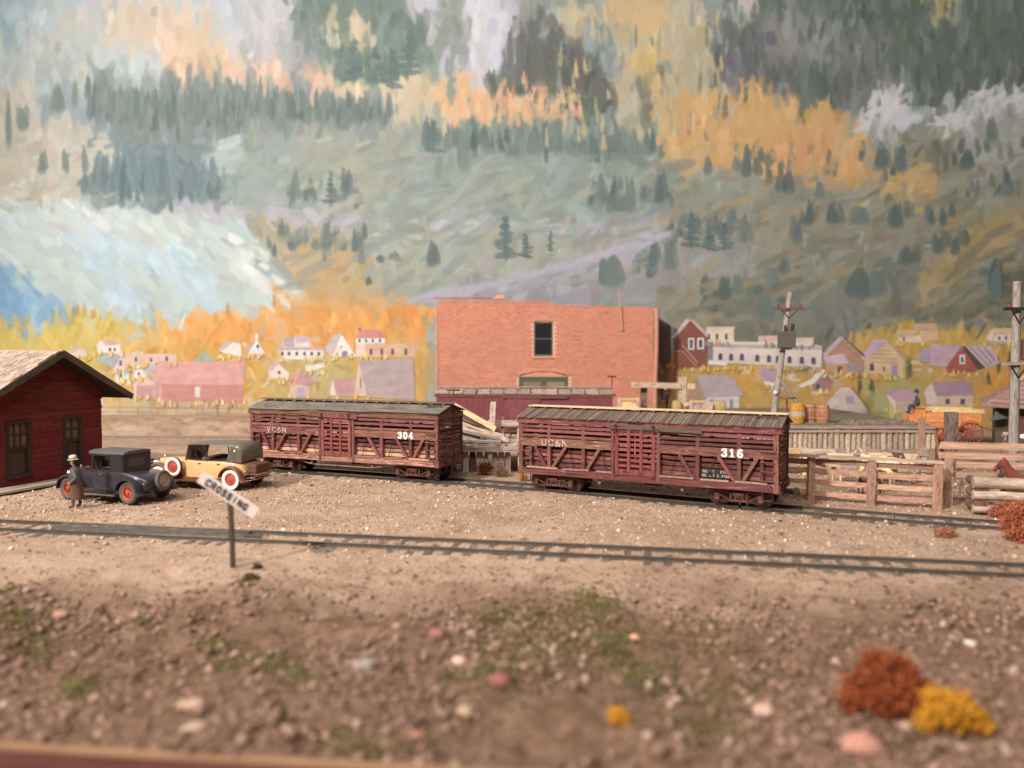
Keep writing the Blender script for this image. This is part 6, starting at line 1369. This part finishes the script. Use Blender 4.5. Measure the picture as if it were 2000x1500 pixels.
a = gp(256, 986); b = gp(132, 975.5); c = (a + b) / 2; d = b - a; nn = Vector((d.y, -d.x, 0)).normalized(); off = -nn * .74 if nn.y < 0 else nn * .74
c2 = c + off; motor_car('coupe', 'dark aubergine coupe with orange spoked wheels and a rear spare tyre', (c2.x, c2.y, .0), math.atan2(d.y, d.x))
a = gp(452, 958); hd = rad(163); d = Vector((math.cos(hd), math.sin(hd), 0)); nn = Vector((math.sin(hd), -math.cos(hd), 0)); nn = nn if nn.y > 0 else -nn
c2 = a + d * 1.66 + nn * .74; motor_car('touring', 'tan open touring car with brown fenders, whitewall tyres and dark canvas top', (c2.x, c2.y, .0), hd)

# ================================================================== crossing sign
def crossing_sign():
    p = gp(455, 1107); root = empty('crossing_sign', (p.x, p.y, G(p.x, p.y) - .03), 0, 'small white crossing sign board tilted on a thin dark post', 'sign')
    MB().loft([[(x + dx * t, y + dy * t, z) for dx, dy in ((-.05, -.05), (.05, -.05), (.05, .05), (-.05, .05))] for x, y, z, t in ((0, 0, 0, 1.0), (-.01, 0, .6, .95), (-.03, .0, 1.3, 1.0), (-.05, .0, 1.86, 1.05))]).build('post', wood('dark_sign_post', C(78, 66, 56), C(48, 40, 36), C(120, 104, 90), .62, grain=(12, 12, 2)), root)
    ang = rad(-33.5); xd = Vector((math.cos(ang), 0, math.sin(ang))); zd = Vector((-math.sin(ang), 0, math.cos(ang))); c = Vector((-.06, -.085, 1.80)); L, h = 1.62, .30
    q = [c + xd * a + zd * b for a, b in ((-L / 2, -h / 2), (L / 2, -h / 2 * 1.05), (L / 2 * 1.01, h / 2), (-L / 2, h / 2))]
    bd = MB().prism(q, (0, .045, 0)).build('sign_board', basic('chalky_white', C(214, 198, 188), .8, .1, 4), root, bevel=.01)
    lettering('lettering', bd, 'CROSSING', c + xd * (-L / 2 + .20) - zd * .085 + Vector((0, 0, 0)), xd, zd, .155, .148, BLACKP, .22, .22, .42, .008)
    MB().cyl(c + Vector((0, .04, 0)), c + Vector((0, -.012, 0)), .02, n=8).build('bolt', IRON, root)
crossing_sign()

# ================================================================== shrubs
def bush(label, x, y, lobes, cols, n=900, leaf=.045, name='shrub', z=None):
    n = int(n * 2.2); leaf *= .66
    root = empty(name, (x, y, (G(x, y) if z is None else z) - .02), 0, label, name)
    pos = []; 
    for (lx, ly, lz, r) in lobes:
        k = int(n * r ** 2 / sum(q[3] ** 2 for q in lobes))
        d = NR.normal(0, 1, (k, 3)); d /= np.linalg.norm(d, axis=1)[:, None]; rr = r * NR.uniform(.2, 1.12, k) ** .6 * (1 + .22 * np.sin(d[:, 0] * 7 + d[:, 2] * 5 + lx * 9) + .16 * np.sin(d[:, 1] * 11 + d[:, 0] * 13))
        q = d * rr[:, None] + np.array((lx, ly, lz)); pos.append(q[q[:, 2] > 0.0])
    pos = np.concatenate(pos); k = len(pos); o = scatter('foliage', None, pos, NR.uniform(.6, 1.3, k) * leaf, pal(cols, k), 1.0, LEAF, None, None); o.parent = root
    mb = MB()
    for (lx, ly, lz, r) in lobes: mb.tube([(lx * .2, ly * .2, -.05), (lx * .6, ly * .6, lz * .5), (lx, ly, lz)], .012 + .02 * r, 5)
    mb.build('stem', wood_rusty, root); return root
LEAF = vcol('foliage_colours', .95, .2)
OR = [(168, 86, 48), (142, 68, 38), (184, 102, 58), (112, 54, 32)]; YE = [(216, 150, 40), (228, 170, 60), (190, 124, 36)]
bush('rust orange foam bush on the rubble', 5.45, 11.15, [(-.3, 0, .30, .28), (.05, .05, .62, .26), (.35, .1, .50, .26), (.55, .0, .28, .2), (-.15, .1, .75, .13), (.0, -.1, .22, .32), (-.45, .0, .16, .16), (.3, -.05, .18, .25)], OR, 2600, .04)
bush('bright yellow foam bush next to the orange one', 6.22, 10.75, [(-.15, 0, .34, .24), (.1, 0, .25, .25), (.4, -.05, .13, .18), (-.35, .0, .12, .16)], YE, 1700, .04)
bush('tiny golden tuft close to the wooden rim', 1.44, 10.35, [(0, 0, .10, .12), (.08, .0, .05, .1)], YE, 500, .03)
bush('orange shrub growing over the siding rail end', 13.9, 21.0, [(0, 0, .35, .36), (-.1, .1, .7, .26), (.3, 0, .4, .36), (.1, 0, .95, .2)], [(196, 116, 80), (180, 98, 66), (206, 134, 96), (150, 84, 60)], 1900, .04)
bush('russet shrub beside the end of the log crib', 15.55, 24.2, [(0, 0, .25, .26), (-.2, 0, .14, .2), (.25, 0, .32, .26)], [(176, 104, 80), (150, 84, 66), (190, 124, 90)], 900, .04)
bush('small yellow weed beside the russet shrub', 16.25, 24.1, [(0, 0, .2, .16)], [(196, 170, 60), (160, 140, 50)], 300, .035)
bush('low reddish weed in the gravel between the tracks', 12.2, 21.5, [(0, 0, .12, .2), (.18, 0, .1, .15), (-.15, 0, .08, .14)], [(176, 112, 82), (196, 132, 100), (150, 96, 74)], 520, .035)
bush('dry brown bush against the platform post', -.55, 32.3, [(0, 0, .25, .22), (.2, 0, .18, .18), (0, 0, .5, .14)], [(146, 116, 86), (120, 92, 68), (170, 136, 102)], 650, .035)
bush('rusty bush in the shade under the platform edge', -1.25, 32.75, [(0, 0, .3, .28), (.25, 0, .35, .2)], [(140, 72, 44), (110, 60, 40), (160, 90, 56)], 650, .035)
bush('little yellow flowering weed by the wheel of the stock car', .42, 31.2, [(0, 0, .16, .15), (.1, 0, .2, .12)], [(206, 160, 66), (186, 140, 60)], 320, .03)
bush('dark dry weed lump behind the crossing sign', -6.15, 18.35, [(0, 0, .06, .10)], [(112, 78, 66), (90, 64, 54)], 160, .03)
bush('olive moss lump in front of the crossing sign', -5.95, 17.2, [(0, 0, .06, .13), (.14, .05, .03, .1)], [(104, 88, 52), (86, 74, 44)], 260, .03)

# ================================================================== painted cut-out houses on the backdrop
def cutout(name, label, parts, layer=0, cat='house', group='painted houses on the backdrop'):
    """flat painted card houses: parts are (name, colour, outline in picture positions on the backdrop[, parent index])"""
    yb = BACK_Y - .012 - layer * .025; xs = [q for p in parts for q in p[2][0::2]]; vs = [q for p in parts for q in p[2][1::2]]
    o = pt(sum(xs) / len(xs), max(vs), yb); root = empty(name, o, 0, label, cat, group); made = []
    for k, p in enumerate(parts):
        y = yb - .003 * (k + 1); poly = [pt(a, b, y) - o for a, b in zip(p[2][0::2], p[2][1::2])]
        key = p[1]
        if key not in _cm: g_ = sum(key) / 3; kk = [g_ + (q - g_) * .9 for q in key]; _cm[key] = basic('card_%d_%d_%d' % key, C(*kk, .76), .75, .16, 1.1, .15, rnd=.02, stretch=(1, 1, 2.2))
        par = made[p[3]] if len(p) > 3 else root
        me = MB().prism(poly, (0, .003 * (k + 1) + .008, 0)).build(p[0], _cm[key], par); made.append(me)
_cm = {}
def rect(a, b, c, d): return (a, b, c, b, c, d, a, d)
WN = (96, 92, 104); MV = (198, 176, 184); LV = (196, 172, 190); WH = (238, 226, 216); PK = (216, 168, 160)
H = [
 ('painted white cottage with a pink roof above the blue roofed house', [('wall', WH, (189, 672, 197, 665, 235, 671, 235, 690, 191, 689)), ('roof', (222, 176, 168), (197, 664, 221, 662, 234, 673, 206, 676)), ('window', WN, rect(212, 679, 217, 686)), ('window', WN, rect(222, 679, 226, 686))]),
 ('painted pale mauve hut at the edge of the yellow trees', [('wall', (222, 196, 184), (134, 684, 150, 677, 170, 686, 170, 697, 136, 697)), ('roof', MV, (132, 685, 150, 676, 160, 678, 142, 688))]),
 ('painted long pink building with three small windows', [('wall', (228, 190, 172), rect(242, 691, 345, 712)), ('window', WN, rect(263, 698, 268, 706)), ('window', WN, rect(293, 699, 297, 707)), ('window', WN, rect(323, 696, 328, 705))]),
 ('painted house with slate blue roof and lavender gable', [('wall', (226, 224, 210), rect(224, 722, 252, 743)), ('gable', (220, 196, 206), (219, 723, 237, 694, 256, 723)), ('roof', (170, 178, 180), (189, 703, 200, 692, 237, 692, 219, 719)), ('window', WN, rect(233, 704, 238, 714)), ('eave', (172, 182, 170), (220, 722, 256, 722, 253, 729, 223, 729)), ('door', WN, rect(233, 731, 238, 743))]),
 ('painted tiny white gabled house between the blue roof and the barn', [('wall', WH, (260, 731, 272, 713, 286, 731, 286, 738, 262, 738)), ('roof', (190, 186, 178), (272, 712, 300, 712, 300, 733, 288, 733)), ('window', WN, rect(269, 727, 273, 733))]),
 ('painted green hipped roof peeping over the barn', [('roof', (168, 180, 158), (376, 707, 400, 685, 424, 707))]),
 ('painted small lean-to shed beside the pink barn', [('wall', (200, 152, 146), rect(267, 752, 299, 776)), ('roof', (222, 186, 178), (261, 744, 299, 743, 299, 753, 264, 753)), ('side', (232, 208, 196), (261, 748, 267, 753, 267, 777, 262, 774))]),
 ('painted big pink barn with a long streaky roof', [('gable', (222, 170, 164), (299, 722, 306, 707, 316, 749, 317, 783, 299, 779)), ('wall', (206, 142, 134), (315, 749, 476, 751, 473, 787, 317, 783)), ('roof', (226, 166, 160), (306, 707, 466, 706, 478, 752, 315, 750)), ('window', (226, 214, 206), rect(381, 755, 391, 776)), ('chimney', (206, 158, 154), (457, 696, 479, 698, 480, 746, 468, 708)), ('door', (196, 160, 152), rect(303, 748, 309, 781))]),
 ('painted white house left of the steepled church', [('wall', WH, (426, 683, 447, 666, 470, 673, 472, 697, 440, 690)), ('roof', MV, (425, 683, 447, 665, 456, 667, 436, 684))]),
 ('painted white church with a little steeple', [('wall', WH, (481, 690, 501, 662, 519, 693)), ('roof', MV, (476, 690, 499, 660, 502, 663, 484, 690)), ('steeple', WH, (499, 655, 501, 650, 504, 655, 504, 664, 499, 664)), ('window', WN, rect(501, 673, 506, 680))]),
 ('painted white hotel with a row of six windows', [('wall', (240, 226, 214), rect(552, 682, 632, 702)), ('roof', MV, (539, 678, 634, 679, 636, 684, 540, 684)), ('upper_storey', (236, 218, 208), (552, 663, 604, 660, 606, 678, 554, 679)), ('upper_roof', (188, 166, 176), (552, 661, 573, 658, 576, 678, 556, 678)), ('dormer_roof', (206, 184, 196), (573, 656, 600, 656, 604, 668, 577, 670))] + [('window', WN, rect(x, 687, x + 5, 694)) for x in (549, 562, 577, 592, 606, 620)]),
 ('painted tall chapel with an arched door and round window', [('wall', (244, 230, 220), (648, 696, 667, 653, 696, 697)), ('roof', (206, 186, 190), (633, 682, 655, 652, 669, 651, 646, 696)), ('door', (150, 144, 156), (667, 697, 667, 689, 671, 685, 676, 685, 680, 689, 680, 697)), ('round_window', (214, 170, 110), (664, 678, 666, 674, 669, 678, 666, 682)), ('window', WN, rect(657, 689, 660, 695)), ('window', WN, rect(686, 690, 689, 696))]),
 ('painted tan schoolhouse with a red hipped roof', [('wall', (240, 214, 196), rect(695, 662, 752, 697)), ('wing', (226, 180, 152), rect(713, 671, 811, 697)), ('roof', (214, 140, 134), (695, 661, 704, 644, 742, 644, 753, 661)), ('window_band', (232, 234, 230), rect(696, 661, 752, 669)), ('chimney', (110, 84, 72), rect(701, 640, 704, 646))] + [('window', WN, rect(x, 681, x + 5, 693)) for x in (722, 743, 764, 790)] + [('window', WN, rect(x, 662, x + 4, 668)) for x in (700, 713, 726, 740)]),
 ('painted mauve roofed cottage among the ochre bushes', [('wall', (236, 216, 198), (524, 722, 541, 708, 565, 729, 562, 742, 526, 738)), ('roof', (204, 178, 184), (520, 722, 538, 705, 548, 706, 530, 726)), ('window', WN, rect(543, 724, 548, 731))]),
 ('painted house with salmon roof and lilac door', [('wall', (222, 188, 172), rect(566, 748, 604, 775)), ('roof', (222, 160, 142), (559, 749, 576, 725, 588, 722, 598, 735, 573, 755)), ('roof_side', (196, 150, 148), (588, 722, 616, 748, 604, 755, 576, 750)), ('door', (186, 170, 190), rect(580, 757, 594, 775))]),
 ('painted white long shed on the ochre slope', [('wall', WH, (597, 713, 634, 709, 634, 716, 606, 726, 598, 724)), ('roof', (214, 204, 198), (597, 711, 636, 708, 634, 712, 600, 715))]),
 ('painted rose shed joined to the grey barn', [('wall', (236, 214, 200), (642, 773, 650, 740, 657, 773)), ('roof', (204, 158, 156), (650, 740, 696, 737, 695, 776, 657, 774))], 1),
 ('painted large barn with a weathered lilac grey roof', [('gable', (222, 196, 176), (692, 774, 700, 705, 718, 774)), ('roof', (190, 168, 166), (700, 704, 807, 700, 811, 782, 717, 776)), ('window', (140, 130, 132), rect(703, 738, 706, 758))], 2),
 ('painted brown house beside the brick wall with the wall shadow painted into its colour', [('wall', (104, 70, 58), (1284, 622, 1309, 638, 1311, 712, 1284, 710)), ('roof', (92, 72, 58), (1284, 618, 1310, 636, 1310, 656, 1284, 652))]),  # cast shadow of the brick building is put into these browns
 ('painted red house with an outside staircase and two white windows', [('wall', (150, 88, 72), (1315, 660, 1348, 625, 1382, 658, 1380, 718, 1316, 718)), ('roof', (216, 190, 184), (1311, 660, 1340, 623, 1349, 625, 1319, 659)), ('roof_edge', (206, 176, 178), (1348, 625, 1353, 624, 1384, 652, 1382, 660)), ('window', (226, 222, 216), rect(1344, 660, 1356, 683)), ('pane', WN, rect(1347, 663, 1353, 680), 3), ('window', (236, 230, 222), rect(1362, 660, 1375, 682)), ('pane', WN, rect(1365, 663, 1372, 679), 5),
    ('door', (112, 62, 54), (1322, 685, 1322, 664, 1326, 660, 1330, 664, 1330, 685)), ('stair_rail', (196, 150, 138), (1331, 674, 1333, 673, 1364, 708, 1362, 710)), ('stair', (180, 130, 118), (1330, 685, 1333, 684, 1363, 716, 1360, 718)), ('landing', (176, 130, 118), (1316, 685, 1331, 684, 1331, 687, 1316, 688))], 1),
 ('painted cream two storey block behind the red house', [('wall', (240, 214, 188), (1380, 641, 1433, 640, 1434, 670, 1380, 668)), ('cornice', (226, 196, 172), rect(1379, 638, 1435, 642))] + [('window', WN, rect(x, 652, x + 5, 663)) for x in (1382, 1398, 1416)]),
 ('painted pink flat building behind the long white block', [('wall', (232, 190, 170), (1481, 656, 1530, 655, 1530, 672, 1481, 672))]),
 ('painted cream flat building behind the leaning pole', [('wall', (236, 206, 178), (1553, 660, 1589, 659, 1589, 675, 1553, 675))]),
 ('painted long white block with nine arched windows', [('wall', (232, 212, 202), (1392, 672, 1606, 678, 1604, 718, 1392, 708)), ('side', (146, 138, 146), (1382, 672, 1393, 672, 1393, 707, 1384, 704)), ('cornice', (196, 178, 174), (1391, 670, 1606, 676, 1606, 683, 1391, 678)), ('parapet', (240, 222, 210), (1391, 667, 1560, 668, 1606, 676, 1391, 672)), ('base_course', (238, 228, 222), (1384, 703, 1420, 707, 1420, 714, 1384, 712))] + [('window', WN, (x - 4, y + 14, x - 4, y + 3, x, y, x + 4, y + 3, x + 4, y + 14)) for x, y in ((1407, 689), (1428, 690), (1449, 690), (1479, 692), (1502, 693), (1519, 694), (1542, 695), (1566, 696), (1589, 697))], 1),
 ('painted brown plank house with a lilac porch roof', [('wall', (190, 146, 120), (1611, 696, 1648, 659, 1688, 695, 1686, 733, 1613, 727)), ('roof', (206, 178, 192), (1606, 692, 1640, 657, 1649, 659, 1613, 697)), ('roof_edge', (96, 78, 74), (1647, 658, 1650, 659, 1690, 694, 1688, 697)), ('porch_wall', (210, 160, 122), rect(1613, 710, 1656, 729)), ('porch_roof', (214, 182, 196), (1608, 697, 1649, 690, 1658, 710, 1613, 712)), ('door', (170, 152, 168), rect(1658, 708, 1672, 731)), ('window', WN, rect(1636, 716, 1645, 729)), ('window', (168, 146, 164), rect(1677, 711, 1684, 725))], 1),
 ('painted straw coloured log house with a lilac door', [('wall', (226, 188, 146), (1690, 706, 1732, 666, 1767, 703, 1762, 735, 1692, 729)), ('roof', (206, 176, 196), (1682, 699, 1707, 662, 1733, 664, 1690, 706)), ('roof_edge', (188, 160, 172), (1732, 664, 1735, 665, 1768, 702, 1766, 705)), ('door', (172, 150, 178), rect(1741, 712, 1753, 735)), ('window', WN, rect(1699, 710, 1707, 724)), ('window', (150, 130, 150), rect(1724, 716, 1729, 725))] + [('log_line', (198, 156, 118), (1700 + k * 3, 706 - k * 8, 1757 - k * 6, 708 - k * 8, 1757 - k * 6, 709.5 - k * 8, 1700 + k * 3, 707.5 - k * 8)) for k in range(4)], 1),
 ('painted cream farmhouse with stepped straw roofs on the ridge', [('wall', (236, 208, 184), rect(1754, 655, 1800, 669)), ('roof', (222, 186, 146), (1751, 646, 1793, 644, 1789, 657, 1753, 658)), ('upper_roof', (214, 178, 142), (1786, 632, 1829, 632, 1832, 645, 1788, 645)), ('end_roof', (226, 190, 150), (1795, 646, 1831, 646, 1834, 664, 1801, 669)), ('door', WN, rect(1764, 658, 1767, 667))]),
 ('painted white chapel with straw roof beside the far pole', [('wall', (236, 214, 200), rect(1943, 653, 1981, 668)), ('gable', (240, 220, 214), (1926, 662, 1939, 642, 1944, 668)), ('roof', (230, 194, 150), (1939, 641, 1982, 641, 1980, 654, 1943, 654)), ('window', WN, rect(1950, 657, 1954, 664)), ('window', WN, rect(1963, 656, 1967, 664)), ('window', WN, rect(1975, 657, 1978, 663)), ('road', (196, 186, 180), (1920, 667, 1982, 666, 1982, 672, 1922, 673))]),
 ('painted red gabled barn with lilac roofs and a white window', [('roof', (206, 172, 184), (1818, 672, 1878, 675, 1848, 717, 1814, 714)), ('gable', (180, 98, 88), (1847, 718, 1879, 679, 1910, 718, 1907, 726, 1852, 728)), ('far_roof', (212, 182, 192), (1884, 676, 1937, 676, 1953, 709, 1926, 720)), ('eave', (98, 84, 70), (1879, 677, 1885, 676, 1925, 718, 1910, 722)), ('window', (240, 226, 216), rect(1874, 693, 1885, 711)), ('pane', WN, rect(1877, 697, 1882, 708), 4), ('lean_to', (178, 156, 180), rect(1797, 682, 1817, 708))] + [('roof_line', (140, 116, 122), (1894 + k * 14, 678, 1896 + k * 14, 678, 1932 + k * 6, 714 - k * 5, 1930 + k * 6, 715 - k * 5)) for k in range(3)], 1),
 ('painted lilac roofed cottage left of the leaning pole', [('wall', (240, 228, 220), (1491, 742, 1518, 748, 1518, 756, 1494, 752)), ('roof', (190, 164, 176), (1480, 718, 1526, 718, 1519, 750, 1491, 743))]),
 ('painted mauve house with a curved white roof edge', [('wall', (176, 130, 124), (1584, 748, 1610, 724, 1627, 744, 1624, 763, 1590, 763)), ('roof', (240, 224, 214), (1559, 753, 1585, 740, 1603, 720, 1613, 724, 1590, 749, 1566, 757)), ('window', WN, rect(1594, 750, 1601, 760))]),
 ('painted grey cottage with a broad lilac roof behind the hoist', [('wall', (222, 210, 202), rect(1380, 774, 1444, 806)), ('gable', (182, 150, 120), (1344, 775, 1361, 733, 1380, 776, 1380, 806, 1346, 806)), ('roof', (188, 170, 174), (1360, 733, 1430, 733, 1452, 773, 1378, 777)), ('window', (160, 164, 178), rect(1386, 779, 1395, 790)), ('window', (150, 152, 168), rect(1425, 779, 1432, 797))], 1),
 ('painted white gabled barn with lilac double doors', [('wall', (218, 196, 182), (1618, 824, 1623, 796, 1662, 759, 1696, 798, 1693, 824)), ('roof', (222, 202, 198), (1608, 796, 1641, 757, 1663, 757, 1623, 798)), ('roof_edge', (130, 110, 112), (1662, 757, 1665, 758, 1697, 797, 1695, 800)), ('window', (178, 156, 184), rect(1653, 773, 1668, 788)), ('door', (176, 154, 186), rect(1639, 803, 1666, 824)), ('side_door', WN, rect(1677, 808, 1684, 824))], 2),
 ('painted stone shed with a pink lilac roof', [('wall', (198, 178, 160), rect(1747, 782, 1784, 806)), ('gable', (232, 216, 208), (1732, 774, 1739, 762, 1749, 783, 1749, 800)), ('roof', (196, 156, 168), (1731, 768, 1740, 761, 1794, 761, 1786, 783, 1748, 783))], 1),
 ('painted plum roofed house above the orange wagon', [('wall', (222, 190, 166), rect(1828, 772, 1901, 796)), ('gable', (228, 206, 200), (1805, 765, 1820, 746, 1830, 778, 1830, 796, 1810, 790)), ('roof', (180, 146, 160), (1820, 745, 1896, 745, 1902, 772, 1829, 774)), ('window', WN, rect(1847, 779, 1855, 789)), ('window', WN, rect(1876, 779, 1885, 791))], 1),
]
def foot_foliage():
    """dabs of ochre paint overlapping the feet of the painted houses"""
    mb = MB(); cols = []
    for h in H:
        foot = [(p[2][0::2], p[2][1::2]) for p in h[1] if p[0] in ('wall', 'porch_wall', 'gable')]
        for xs, vs in foot:
            x0, x1, vb = min(xs), max(xs), max(vs); n = int((x1 - x0) / 7) + 1
            for _ in range(n):
                u = R.uniform(x0 - 4, x1 + 4); v = vb + R.uniform(-2, 5); hh = R.uniform(3, 8); ww = R.uniform(1.5, 3.2); ln = R.gauss(0, 2.5); y = BACK_Y - .092 - R.random() * .008
                pts = [(u - ww, v + 4), (u + ww, v + 4), (u + ww * .8 + ln * .5, v - hh * .5), (u + ln, v - hh), (u - ww * .8 + ln * .5, v - hh * .5)]
                mb.add([pt(a, b, y) for a, b in pts], [(0, 1, 2, 3, 4)])
                c = MURAL[0][int((v + 8 - MURAL[2]) / 2), int((u - MURAL[1]) / 2)]; e_ = R.gauss(14, 8); c = [min(255, max(0, q + e_)) for q in c]; cols += [C(c[0], c[1], c[2], .88)[:3]] * 5
    o = mb.build('painted_foliage', vcol('foliage_paint', .7, .12)); at = o.data.color_attributes.new('paint', 'FLOAT_COLOR', 'POINT'); rgba = np.ones((len(cols), 4), np.float32); rgba[:, :3] = np.array(cols); at.data.foreach_set('color', rgba.ravel())
    tag(o, 'ochre dabs of painted grass along the feet of the painted houses', 'foliage', kind='stuff')
foot_foliage()
for h in H: cutout('painted_house', h[0], h[1], h[2] if len(h) > 2 else 0)
scene.render.engine = 'CYCLES'
